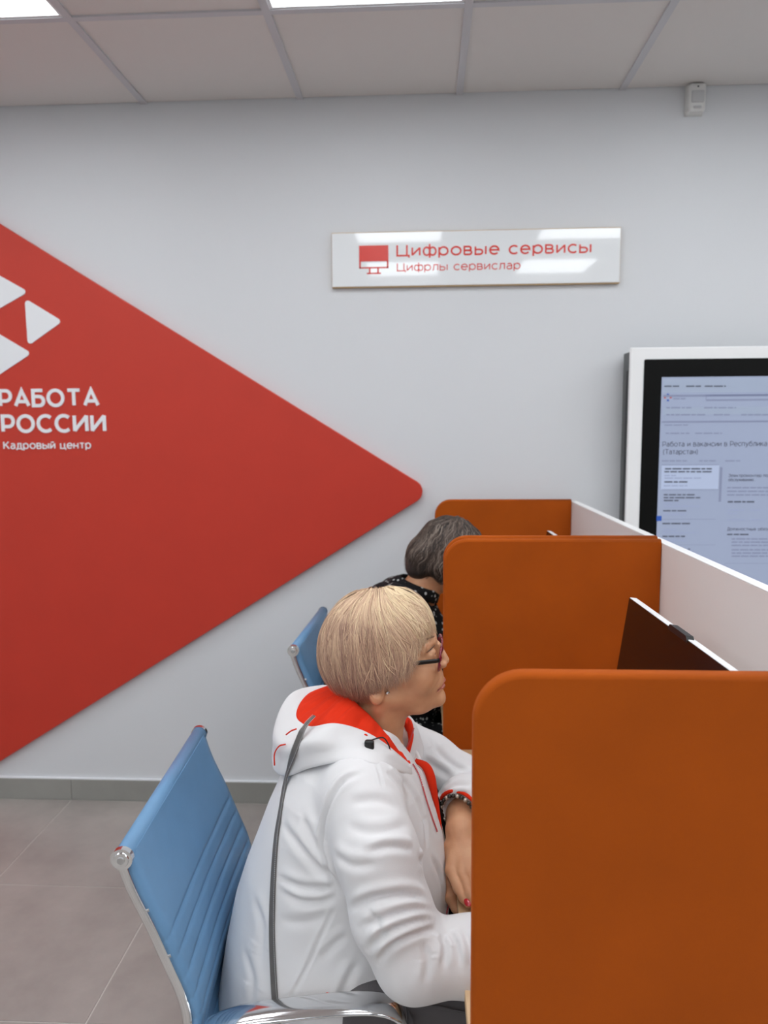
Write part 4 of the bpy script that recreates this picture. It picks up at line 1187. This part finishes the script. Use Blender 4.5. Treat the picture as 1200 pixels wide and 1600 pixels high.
# bead bracelet on her left wrist
bc_ = L_cuff + axL * .006
br = bpy.data.objects.new('bracelet', None); C.objects.link(br); br.parent = woman
bmb = [nb()]
rp = ring_pts(bc_, axL, .0352, 26)
for k, p in enumerate(rp):
    bm = nb(); bmesh.ops.create_uvsphere(bm, u_segments=10, v_segments=8, radius=.0042); bmesh.ops.translate(bm, verts=bm.verts, vec=Vector(p))
    obj('bead', bm, M['bead'] if k % 3 else M['beadpale'], br, smooth=True, off=-W0)

# ---- hood: white outside, red lining, lying open round the neck
ST = [  # A inner foot, B rim, C outer bulge, D outer foot: (px, py, Y)
 [(640, 1196, 1.372), (641, 1198, 1.366), (642, 1201, 1.362), (643, 1204, 1.362)],
 [(629, 1184, 1.375), (634, 1191, 1.362), (636, 1197, 1.356), (638, 1204, 1.356)],
 [(606, 1152, 1.350), (603, 1165, 1.326), (599, 1178, 1.314), (594, 1192, 1.312)],
 [(580, 1122, 1.350), (566, 1143, 1.300), (552, 1162, 1.282), (546, 1184, 1.282)],
 [(556, 1100, 1.355), (522, 1132, 1.292), (498, 1162, 1.268), (486, 1194, 1.276)],
 [(540, 1086, 1.375), (484, 1137, 1.325), (452, 1168, 1.305), (446, 1208, 1.320)],
 [(532, 1078, 1.410), (463, 1122, 1.380), (430, 1152, 1.372), (428, 1196, 1.385)],
 [(534, 1074, 1.450), (470, 1097, 1.440), (442, 1106, 1.445), (432, 1160, 1.455)],
 [(548, 1074, 1.490), (495, 1079, 1.510), (478, 1077, 1.520), (470, 1130, 1.530)],
 [(585, 1086, 1.505), (555, 1078, 1.548), (550, 1085, 1.562), (560, 1120, 1.560)],
 [(628, 1120, 1.490), (625, 1112, 1.520), (628, 1118, 1.532), (632, 1140, 1.535)],
 [(640, 1152, 1.462), (646, 1138, 1.478), (652, 1142, 1.486), (660, 1162, 1.490)],
 [(630, 1186, 1.440), (638, 1186, 1.445), (644, 1190, 1.450), (652, 1200, 1.450)]]
S3 = []
for si, st in enumerate(ST):
    row = []
    for k, q in enumerate(st):
        y = q[2]
        if si < 7 and (k > 0 or si < 5):
            m_ = march(jacket_field, q[0], q[1], .98)
            if m_ is not None and abs(m_[1] - y) < .09: y = min(y, m_[1] - (.0025, .005, .007, .0020)[k])
        row.append(atY(q[0], q[1], y))
    S3.append(row)
cols_ = [smooth_curve([s[k] for s in S3], 8) for k in range(4)]
red_rows, white_rows = [], []
for i in range(len(cols_[0])):
    A, Bq, Cq, Dq = [c[i] for c in cols_]
    up_ = np.array([0, 0, 1.0])
    w1 = .004 * math.sin(i * .9) + .003 * math.sin(i * 2.1)
    prof = smooth_curve([A - up_ * .012, A, (A + Bq) / 2 + up_ * (.004 + w1), Bq], 6)
    red_rows.append(prof)
    w2 = .003 * math.sin(i * .55 + 1)
    white_rows.append(smooth_curve([Bq - (Cq - Bq) * .02, Bq + up_ * .0015 + (Cq - Bq) * .12, Cq + up_ * (.004 + w2), (Cq + Dq) / 2, Dq - up_ * .004, Dq - up_ * .012 + (A - Dq) * .12], 5))
def hood_part(name, rows, mt, th):
    bm = grid_surface(nb(), rows); bmesh.ops.recalc_face_normals(bm, faces=bm.faces)
    o = obj(name, bm, mt, jacket, smooth=True, off=-W0)
    s = o.modifiers.new('cloth', 'SOLIDIFY'); s.thickness = th; s.offset = 0
    b = o.modifiers.new('smooth', 'SUBSURF'); b.levels = 1; b.render_levels = 1
    return o
ln_ = hood_part('hood_lining', red_rows, M['lining'], .004); ln_['label'] = 'bright red hood lining'
hood_part('hood', white_rows, M['jacket'], .004)
# red piping lines on the back of the hood
for pts in ([(447, 1148), (455, 1142), (463, 1139)], [(446, 1163), (436, 1166), (429, 1178), (429, 1196)]):
    L = [atY(p[0], p[1], 1.300 + .02 * (455 - p[0]) / 20) for p in smooth_curve(pts, 5)]
    obj('piping', tube(nb(), L, .0013, 6), M['lining'], jacket, smooth=True, off=-W0)
# cord lock, cord, eyelets
near = lambda x, y, d: atY(x, y, march(jacket_field, x, y, .98)[1] - d)
tg = near(577, 1163, .016)
bm = nb(); box(bm, -.0085, .0085, -.006, .006, -.010, .008, bev=.0045, seg=3); box(bm, -.0055, .0055, -.0045, .0045, -.014, -.008, bev=.002)
bmesh.ops.translate(bm, verts=bm.verts, vec=Vector(tg)); obj('cord_lock', bm, M['black'], jacket, smooth=False, off=-W0)
L = smooth_curve([near(577, 1158, .016), near(588, 1154, .018), near(600, 1160, .020) + np.array([0, 0, .008]), near(608, 1171, .014) + np.array([0, 0, .006]), near(609, 1174, .007)], 8)
obj('cord', tube(nb(), L, .0013, 8), M['black'], jacket, smooth=True, off=-W0)
for p in ((571, 1150, 1.284), (608, 1174, 1.296)):
    bm = nb(); bmesh.ops.create_uvsphere(bm, u_segments=14, v_segments=8, radius=.0042)
    for v in bm.verts: v.co.y *= .5
    bmesh.ops.translate(bm, verts=bm.verts, vec=Vector(near(p[0], p[1], .0100))); obj('eyelet', bm, M['lining'], jacket, smooth=True, off=-W0)

# ---- black shirt seen in the open front, red facing of the far front edge, zip teeth
def shirt_field(P):
    return section_loft(P, [.50, .60, .69, .75, .80, .85, .89, .92], [-.22] * 8, [.024, .042, .052, .050, .042, .030, .010, -.03], [.105] * 8, MY + .03, 2.2)
bm = sdf_bmesh(shirt_field, (-.34, 1.26, .47), (.10, 1.64, 1.0), .008)
obj('shirt', bm, M['blackcloth'], woman, smooth=True, off=-W0)
fa = smooth_curve([atY(646, 1190, 1.402), atY(661, 1202, 1.392), atY(672, 1233, 1.388), atY(682, 1269, 1.388), atY(690, 1306, 1.39)], 6)
fb = smooth_curve([atY(650, 1186, 1.410), atY(669, 1193, 1.398), atY(679, 1212, 1.392), atY(684, 1250, 1.392), atY(691, 1306, 1.395)], 6)
bm = grid_surface(nb(), [[a * (1 - t) + b * t + np.array([0, -.004 * math.sin(math.pi * t), 0]) for t in (0, .25, .5, .75, 1)] for a, b in zip(fa, fb)])
o = obj('front_facing', bm, M['lining'], jacket, smooth=True, off=-W0)
s = o.modifiers.new('cloth', 'SOLIDIFY'); s.thickness = .003; s.offset = 0
M['zip'] = mat('zip_teeth', srgb(206, 78, 84), 0.5)
def zipper(L, nm='zip_teeth'):
    bm = nb(); acc = 0.0; last = L[0]
    tube(bm, L, .0008, 6)
    for a, b in zip(L[:-1], L[1:]):
        n = max(1, int(np.linalg.norm(b - a) / .0021))
        for k in range(n):
            p = a + (b - a) * k / n; box(bm, p[0] - .0006, p[0] + .0022, p[1] - .0010, p[1] + .0008, p[2] - .0005, p[2] + .0005)
    return obj(nm, bm, M['zip'], jacket, off=-W0)
def edge_y(pts, y0, y1):
    c = smooth_curve(pts, 8); n = len(c)
    out = []
    for i, p in enumerate(c):
        y = y0 + (y1 - y0) * i / (n - 1); m_ = march(jacket_field, p[0] - 1.0, p[1], .98)
        if m_ is not None and 1.24 < m_[1] < y + .06 and y0 < 1.43: y = m_[1] - .001
        out.append(atY(p[0], p[1], y))
    for _ in range(4):
        for i in range(1, n - 1): out[i] = (out[i - 1] + 2 * out[i] + out[i + 1]) / 4
    return out
zipper(edge_y([(645, 1194), (655, 1212), (663, 1240), (673, 1272), (683, 1300)], 1.345, 1.365))
zipper(edge_y([(697, 1350), (703, 1378), (703, 1402), (698, 1424), (689, 1444)], 1.345, 1.33))
zipper(edge_y([(646, 1138), (642, 1152), (635, 1170), (629, 1186)], 1.466, 1.430))
# small red pocket tab
tp = march(jacket_field, 515, 1555, .95)
bm = nb(); box(bm, -.006, .006, -.002, .003, -.006, .005, bev=.0015); bmesh.ops.translate(bm, verts=bm.verts, vec=Vector(tp)); obj('pocket_tab', bm, M['lining'], jacket, off=-W0)

# ---- trousers and shoes
def pants_field(P):
    d = section_loft(P, [.455, .52, .60, .66], [-.36, -.36, -.34, -.32], [-.02, -.02, -.04, -.06], [.20, .20, .18, .16], MY, 2.4)
    for a, b, c in zip(HIP, KNEE, ANK):
        d = smin(d, chain(P, [a + np.array([0, 0, -.005]), b, c + np.array([-.01, 0, .03])], [.088, .068, .062]), .03)
    return smax(d, .10 - P[:, 2], .004)
obj('trousers', sdf_bmesh(pants_field, (-.42, 1.15, .06), (.34, 1.70, .72), .011), M['blackcloth'], woman, smooth=True, off=-W0)
for c, t in zip(ANK, TOE):
    def shoe(P, c=c, t=t):
        d = smin(cap(P, c + np.array([-.035, 0, -.043]), t, .040, .034), cap(P, c + np.array([-.01, 0, 0]), c + np.array([-.02, 0, -.04]), .042), .02)
        return smax(smax(d, .002 - P[:, 2], .003), P[:, 2] - .095, .004)
    obj('shoe', sdf_bmesh(shoe, (.08, c[1] - .1, -.01), (.44, c[1] + .1, .12), .006), M['black'], woman, smooth=True, off=-W0)

# ---- glasses
gl = bpy.data.objects.new('glasses', None); C.objects.link(gl); gl.parent = woman; gl['label'] = 'glasses with wine red rims and black temples'
gc = hp(689.5, 1019)
def rim_pts(s, k=1.0, n=36):
    out = []
    for i in range(n):
        a = 2 * math.pi * i / n; c, sn = math.cos(a), math.sin(a); e = 2 / 2.7
        u = .0265 * k * math.copysign(abs(c) ** e, c); v = .0225 * k * math.copysign(abs(sn) ** e, sn)
        lx = s * .0325 + u
        out.append(np.array([gc[0] + .10 * v - .10 * max(0, abs(lx) - .01), MY + lx, gc[2] + v]))
    return out
for s in (-1, 1):
    bm = nb(); tube(bm, rim_pts(s), .0023, 8, closed=True); obj('rim', bm, M['rim'], gl, smooth=True, off=-W0)
    bm = nb(); vs = [bm.verts.new(p) for p in rim_pts(s, .97)]; bm.faces.new(vs)
    o = obj('lens', bm, M['lens'], gl, off=-W0); sm = o.modifiers.new('glass', 'SOLIDIFY'); sm.thickness = .0015
    hinge = np.array([gc[0] - .0055, MY + s * .0605, gc[2] + .003])
    bm = nb(); tube(bm, [hinge + np.array([.001, 0, 0]), hinge + np.array([-.006, s * .004, 0]), np.array([gc[0] - .045, MY + s * .0705, gc[2] + .001]), np.array([gc[0] - .082, MY + s * .0775, gc[2] - .002]), np.array([gc[0] - .112, MY + s * .079, gc[2] - .014])], 1.0, 10, flat=(.0040, .0016), up=(0, 0, 1))
    obj('temple', bm, M['black'], gl, smooth=True, off=-W0)
bm = nb(); tube(bm, smooth_curve([np.array([gc[0] + .0005, MY - .0075, gc[2] + .004]), np.array([gc[0] + .003, MY, gc[2] + .007]), np.array([gc[0] + .0005, MY + .0075, gc[2] + .004])], 6), .0022, 8); obj('bridge', bm, M['rim'], gl, smooth=True, off=-W0)
# earring
bm = nb(); bmesh.ops.create_icosphere(bm, subdivisions=2, radius=.0044); ep = march(head_field, 605, 1081.5, 1.2)
bmesh.ops.translate(bm, verts=bm.verts, vec=Vector(ep + np.array([.001, -.003, 0]))); obj('earring', bm, M['silver'], woman, off=-W0)

# ---- shoulder bag and strap
def surf_all(P): return jacket_field(P)
sp = [(449, 1207), (441, 1260), (433, 1310), (428, 1380), (426, 1450), (428, 1520), (432, 1580), (437, 1625)]
L = on_surf(jacket_field, sp, .98, 8, .0012)
top_ = smooth_curve([atY(492, 1118, 1.326), atY(484, 1126, 1.314), atY(479, 1132, 1.306), atY(472, 1143, 1.292), atY(462, 1168, 1.284), atY(452, 1197, 1.288)], 6)
N = nrm_at(jacket_field, L)
tn = np.array([-.35, -.85, .40]); tn /= np.linalg.norm(tn)
LL = np.concatenate([np.array(top_), L]); NN = np.concatenate([np.tile(tn, (len(top_), 1)), N])
for _ in range(10): NN[1:-1] = (NN[:-2] + NN[1:-1] * 2 + NN[2:]) / 4
nt_ = len(top_)
for _ in range(14):
    a_ = slice(max(1, nt_ - 12), nt_ + 12); b_ = slice(a_.start - 1, a_.stop - 1); c_ = slice(a_.start + 1, a_.stop + 1)
    LL[a_] = (LL[b_] + LL[a_] * 2 + LL[c_]) / 4
NN /= np.linalg.norm(NN, axis=1, keepdims=True)
B0 = np.array([-.02, 1.21, .46])
bag = thing('shoulder_bag', 'dark grey leather shoulder bag on the seat, its strap across the white jacket', 'bag', B0)
end = LL[-1]
down = smooth_curve([end, end + np.array([.03, -.01, -.05]), np.array([-.16, 1.20, .52]), np.array([-.09, 1.21, .56])], 6)
wd_ = np.interp(np.arange(len(LL)), [0, 10, 24, 34, len(LL)], [.004, .007, .0125, .0125, .0120])
st_ = ribbon(nb(), LL, NN, wd_, .0026)
strap = obj('strap', st_, M['strap'], bag, smooth=False, off=-B0)
bm = nb(); tube(bm, down, 1.0, 8, flat=(.0065, .0014), up=(0, 1, 0)); obj('strap', bm, M['strap'], bag, smooth=True, off=-B0)
for sgn in (-1, 1):
    off_ = [p + np.cross(n_, (LL[min(i + 1, len(LL) - 1)] - LL[max(i - 1, 0)]) / (np.linalg.norm(LL[min(i + 1, len(LL) - 1)] - LL[max(i - 1, 0)]) + 1e-9)) * .0052 * sgn + n_ * .0026 for i, (p, n_) in enumerate(zip(LL, NN))]
    bm = nb()
    for i in range(0, len(off_) - 1):
        for k in range(3):
            a = off_[i] + (off_[i + 1] - off_[i]) * (k / 3); b = off_[i] + (off_[i + 1] - off_[i]) * (k / 3 + .2)
            tube(bm, [a, b], .0004, 4)
    o = obj('stitching', bm, M['pirlens'], strap, off=-B0); o['kind'] = 'stuff'
def bag_field(P):
    d = rbox(P, (-.02, 1.212, .555), (.125, .046, .092), .035)
    return d + .002 * np.sin(P[:, 0] * 60 + P[:, 2] * 25)
obj('bag_body', sdf_bmesh(bag_field, (-.18, 1.14, .44), (.14, 1.28, .67), .006), M['bag'], bag, smooth=True, off=-B0)
bm = nb(); tube(bm, [(-.135, 1.166, .61), (-.06, 1.161, .632), (.02, 1.161, .634), (.10, 1.165, .615)], .0025, 8); obj('seam_piping', bm, M['bag'], bag, smooth=True, off=-B0)
# ================================================================== the dark-haired person at the far station
QY = 2.45
Q0 = np.array([-.13, QY, 0.0])
other = thing('person', 'dark-haired person bent over the far desk in a black dress with small pale flowers', 'person', Q0)
def flower_mat():
    m = bpy.data.materials.new('black_floral_cloth'); m.use_nodes = True; nt = m.node_tree; b = nt.nodes['Principled BSDF']
    tc = nt.nodes.new('ShaderNodeTexCoord'); v = nt.nodes.new('ShaderNodeTexVoronoi'); v.inputs['Scale'].default_value = 62
    n = nt.nodes.new('ShaderNodeTexNoise'); n.inputs['Scale'].default_value = 130; n.inputs['Detail'].default_value = 2
    nt.links.new(tc.outputs['Object'], v.inputs['Vector']); nt.links.new(tc.outputs['Object'], n.inputs['Vector'])
    ad = nt.nodes.new('ShaderNodeMath'); ad.operation = 'MULTIPLY_ADD'; ad.inputs[1].default_value = .35
    nt.links.new(n.outputs['Fac'], ad.inputs[0]); nt.links.new(v.outputs['Distance'], ad.inputs[2])
    r = nt.nodes.new('ShaderNodeValToRGB'); r.color_ramp.elements[0].position = .40; r.color_ramp.elements[0].color = srgb(186, 188, 186)
    r.color_ramp.elements[1].position = .47; r.color_ramp.elements[1].color = srgb(19, 19, 21)
    nt.links.new(ad.outputs[0], r.inputs['Fac']); nt.links.new(r.outputs['Color'], b.inputs['Base Color'])
    b.inputs['Roughness'].default_value = .8; b.inputs['Specular IOR Level'].default_value = .2
    return m
M['floral'] = flower_mat()
HC = atY(701, 872, QY); TH = math.radians(30)
RH = np.array([[math.cos(TH), 0, math.sin(TH)], [0, 1, 0], [-math.sin(TH), 0, math.cos(TH)]])    # columns: forward, left, up
hl = lambda x, y, z: HC + RH @ np.array([x, y, z])
def o_head(P):
    L = (P - HC) @ RH; Lm = L.copy(); Lm[:, 1] = np.abs(L[:, 1])
    d = ell(L, (0, 0, .03), (.092, .073, .086))
    d = smin(d, ell(L, (.036, 0, -.03), (.056, .060, .072)), .03)
    d = smin(d, cap(Lm, (.015, .050, -.062), (.078, .012, -.098), .018, .015), .02)
    d = smin(d, ell(L, (.080, 0, -.066), (.019, .026, .024)), .014)
    d = smin(d, cap(Lm, (.086, .010, .012), (.072, .046, .010), .009), .012)
    d = smax(d, -ell(Lm, (.094, .033, -.006), (.014, .016, .011)), .010)
    d = smin(d, ell(Lm, (.078, .032, -.006), (.0135, .0160, .0120)), .004)
    d = smin(d, cap(L, (.094, 0, .0), (.108, 0, -.030), .0075, .0090), .007)
    d = smin(d, ell(Lm, (.101, .0105, -.036), (.009, .0068, .007)), .005)
    d = smin(d, cap(Lm, (.0965, 0, -.062), (.086, .022, -.066), .005, .003), .004)
    d = smin(d, cap(Lm, (.0950, 0, -.070), (.085, .021, -.068), .0058, .003), .004)
    d = smax(d, -cap(Lm, (.102, 0, -.0665), (.085, .025, -.067), .0012), .003)
    d = smin(d, smax(ell(Lm, (-.005, .076, -.012), (.016, .009, .030)), -ell(Lm, (-.003, .085, -.010), (.010, .007, .018)), .006), .008)
    return smin(d, cap(P, hl(-.020, 0, -.055), np.array([-.035, QY, 1.015]), .054, .064), .022)
oRs, oRe, oRw = np.array([-.055, QY - .185, .985]), np.array([.047, 2.205, .768]), np.array([.122, 2.300, .925])
oLs, oLe, oLw = np.array([-.055, QY + .185, .985]), np.array([.040, 2.665, .775]), np.array([.255, 2.570, .768])
def o_hand(w_, sg):
    k_ = [w_ + np.array([.085, sg * (.030 - .0205 * i), .004]) for i in range(4)]
    fgs = [[q + np.array([.036, 0, .003]), q + np.array([.056, 0, -.010]), q + np.array([.066, 0, -.024])] for q in k_]
    return hand_field(w_, k_, fgs, [w_ + np.array([.02, sg * .018, -.002]), w_ + np.array([.05, sg * .046, -.006]), w_ + np.array([.075, sg * .054, -.010]), w_ + np.array([.094, sg * .054, -.016])], .026)
def up_hand(w_):
    f_ = np.array([.20, .52, .83]); f_ /= np.linalg.norm(f_); s_ = np.array([.9, -.35, 0.0]); s_ -= f_ * (s_ @ f_); s_ /= np.linalg.norm(s_); n_ = np.cross(s_, f_)
    k_ = [w_ + f_ * .082 + s_ * (.030 - .0205 * i) for i in range(4)]
    fgs = [[q + f_ * .030 - n_ * .012, q + f_ * .036 - n_ * .034, q + f_ * .024 - n_ * .044] for q in k_]
    return hand_field(w_, k_, fgs, [w_ + f_ * .02 + s_ * .018, w_ + f_ * .05 + s_ * .042 - n_ * .008, w_ + f_ * .075 + s_ * .044 - n_ * .020, w_ + f_ * .092 + s_ * .036 - n_ * .026], .026)
oRh, oLh = up_hand(oRw), o_hand(oLw, -1)
oHIP = [np.array([-.20, QY - .09, .545]), np.array([-.20, QY + .09, .545])]
oKN = [np.array([.22, QY - .11, .545]), np.array([.22, QY + .11, .545])]
oAN = [np.array([.18, QY - .11, .085]), np.array([.18, QY + .11, .085])]
oTO = [np.array([.32, QY - .12, .035]), np.array([.32, QY + .12, .035])]
def o_body(P):
    d = o_head(P)
    d = smin(d, chain(P, [(-.20, QY, .56), (-.12, QY, .80), (-.055, QY, .97)], [.12, .11, .07], .05), .04)
    d = smin(d, chain(P, [oRs, oRe, oRw], [.048, .040, .028]), .03); d = smin(d, chain(P, [oLs, oLe, oLw], [.048, .040, .028]), .03)
    d = smin(d, oRh(P), .012); d = smin(d, oLh(P), .012)
    for a, b, c, t in zip(oHIP, oKN, oAN, oTO):
        d = smin(d, chain(P, [a, b, c], [.068, .050, .033]), .03); d = smin(d, cap(P, c + np.array([-.03, 0, -.045]), t, .032, .026), .02)
    return d
ob = obj('body', sdf_bmesh(o_body, (-.36, 2.12, 0), (.42, 2.78, 1.31), .0062, [lambda V: V[:, 2] > 1.03]), M['skin'], other, smooth=True, off=-Q0)
for s in (-1, 1):
    c = hl(.0790, s * .0320, -.006)
    bm = nb(); bmesh.ops.create_uvsphere(bm, u_segments=16, v_segments=10, radius=.0124); bmesh.ops.translate(bm, verts=bm.verts, vec=Vector(c)); obj('eyeball', bm, M['eye'], ob, smooth=True, off=-Q0)
    bm = nb(); tube(bm, [hl(.093, s * .018, .012), hl(.090, s * .032, .016), hl(.080, s * .046, .012)], [.0016, .0024, .001], 6); obj('eyebrow', bm, M['lash'], ob, smooth=True, off=-Q0)
def o_hair(P):
    L = (P - HC) @ RH
    d = ell(L, (-.012, 0, .030), (.106, .091, .102))
    d = smin(d, ell(L, (-.064, 0, -.042), (.062, .076, .076)), .04)
    Lm = L.copy(); Lm[:, 1] = np.abs(L[:, 1])
    d = smin(d, ell(Lm, (.002, .070, -.018), (.045, .022, .052)), .03)
    face = rbox(L, (.105, 0, -.050), (.070, .068, .085), .035)
    d = smax(d, -face, .012)
    lat_ = .003 * np.sin(L[:, 0] * 90 + L[:, 1] * 40) * np.sin(L[:, 2] * 60)
    return d + lat_
oh = obj('hair', sdf_bmesh(o_hair, HC - np.array([.2, .13, .2]), HC + np.array([.2, .13, .2]), .0055), mat('dark_hair_base', srgb(52, 44, 40), .55, noise=.4, nscale=40), other, smooth=True, off=-Q0)
def flow_strands(f, origin, R, crown, n, steps, ds, seed, wave):
    rg = np.random.default_rng(seed)
    u = rg.normal(size=(n, 3)); u[:, 2] = np.abs(u[:, 2]) * 1.1 - .25; u /= np.linalg.norm(u, axis=1, keepdims=True)
    P = origin + (u * np.array([.10, .085, .10]) + np.array([-.02, 0, .02])) @ R.T
    P = project(f, P, 6); cr = origin + R @ np.array(crown)
    keep = np.abs(f(P)) < .004; P = P[keep]; n = len(P); ph = rg.random(n) * 6.28; k_ = rg.integers(0, 4, n) * .9
    dirp = None; path = [P]; nr = [nrm_at(f, P)]; alive = np.ones(n, bool)
    for i in range(steps):
        N = nr[-1]; t = P - cr
        t = t / (np.linalg.norm(t, axis=1, keepdims=True) + 1e-6) - np.array([0, 0, .55])
        side = np.cross(N, t); t = t + side * (wave * np.sin(i * .85 + k_))[:, None]
        t -= N * (t * N).sum(1)[:, None]; t /= np.linalg.norm(t, axis=1, keepdims=True) + 1e-6
        P = P + t * ds; Q = project(f, P, 2)
        P = np.where((np.linalg.norm(Q - P, axis=1) < .004)[:, None], Q, P)
        path.append(P); nr.append(nrm_at(f, P))
    A = np.stack(path, 1); Nn = np.stack(nr, 1); lift = rg.random(n) * .004 + .0005
    A = A + Nn * lift[:, None, None]
    sh = np.clip(rg.normal(.40, .26, n), 0, 1)
    return [(A[i], Nn[i]) for i in range(n)], [np.full(steps + 1, sh[i]) for i in range(n)]
pp, ss = flow_strands(o_hair, HC, RH, (-.02, 0, .13), 1500, 10, .0095, 8, .55)
strands_mesh('strands', pp, ss, M['dark_hair'], oh, Q0, wid=.0019)
def dress(P):
    d = chain(P, [(-.205, QY, .55), (-.165, QY, .75), (-.085, QY, .945)], [.165, .150, .120], .06)
    for s in (-1, 1):
        d = smin(d, cap(P, (-.055, QY + s * .06, 1.015), (-.060, QY + s * .175, .985), .058, .062), .04)
    d = smin(d, cap(P, (-.105, QY - .08, 1.000), (-.105, QY + .08, 1.000), .068), .04); d = smin(d, ell(P, (-.15, QY, .93), (.10, .15, .11)), .04)
    d = smin(d, chain(P, [oRs, oRs * .45 + oRe * .55, oRs * .22 + oRe * .78], [.064, .060, .055]), .025)
    d = smin(d, chain(P, [oLs, oLs * .45 + oLe * .55, oLe + np.array([-.012, 0, .035])], [.064, .060, .058]), .025)
    d = smin(d, chain(P, [(-.02, QY, .98), (.0, QY, .86), (-.04, QY, .70)], [.062, .095, .10], .04), .03)
    for a, b in zip(oHIP, oKN): d = smin(d, cap(P, a, b * .92 + a * .08, .095, .085), .04)
    d = smax(d, -cap(P, hl(-.030, 0, -.075), np.array([-.030, QY, 1.02]), .057, .064), .008)
    d = d + .0022 * np.sin(P[:, 0] * 55 + P[:, 2] * 38 + np.sin(P[:, 1] * 30) * 2)
    return d
dr = obj('dress', sdf_bmesh(dress, (-.42, 2.08, .40), (.36, 2.82, 1.13), .0085), M['floral'], other, smooth=True, off=-Q0)
# standing collar round the neck
ca, cb = np.array([-.048, QY, 1.030]), hl(-.030, 0, -.062); cx_ = (cb - ca) / np.linalg.norm(cb - ca)
rows = []
for k in range(33):
    a = 2 * math.pi * k / 32; e1 = np.cross(cx_, np.array([0, 1.0, 0])); e1 /= np.linalg.norm(e1); dv = e1 * math.cos(a) + np.array([0, 1.0, 0]) * math.sin(a)
    ca_ = ca + np.array([0, 0, .0]) + cx_ * (-.022 * math.cos(a))
    rows.append([ca_ + cx_ * (.012 + h_) + dv * r_ for h_, r_ in ((-.012, .074), (.015, .067), (.034, .063), (.039, .066), (.026, .073), (.004, .082))])
o_ = obj('collar', grid_surface(nb(), rows), M['floral'], dr, smooth=True, off=-Q0); s_ = o_.modifiers.new('cloth', 'SOLIDIFY'); s_.thickness = .003
def o_stock(P):
    d = None
    for b, c in zip(oKN, oAN):
        q = chain(P, [b + np.array([-.06, 0, 0]), b, c + np.array([0, 0, .02])], [.060, .058, .040]); d = q if d is None else np.minimum(d, q)
    return d
for b, c, t in zip(oKN, oAN, oTO):
    obj('stocking', sdf_bmesh(lambda P, b=b, c=c: chain(P, [b + np.array([-.06, 0, 0]), b, c + np.array([0, 0, .02])], [.060, .058, .040]), (.02, b[1] - .1, .05), (.32, b[1] + .1, .63), .010), M['blackcloth'], other, smooth=True, off=-Q0)
    def shoe2(P, c=c, t=t):
        d = smin(cap(P, c + np.array([-.035, 0, -.043]), t, .040, .034), cap(P, c, c + np.array([-.015, 0, -.04]), .042), .02)
        return smax(smax(d, .002 - P[:, 2], .003), P[:, 2] - .095, .004)
    obj('shoe', sdf_bmesh(shoe2, (.04, c[1] - .1, -.01), (.42, c[1] + .1, .12), .007), M['black'], other, smooth=True, off=-Q0)
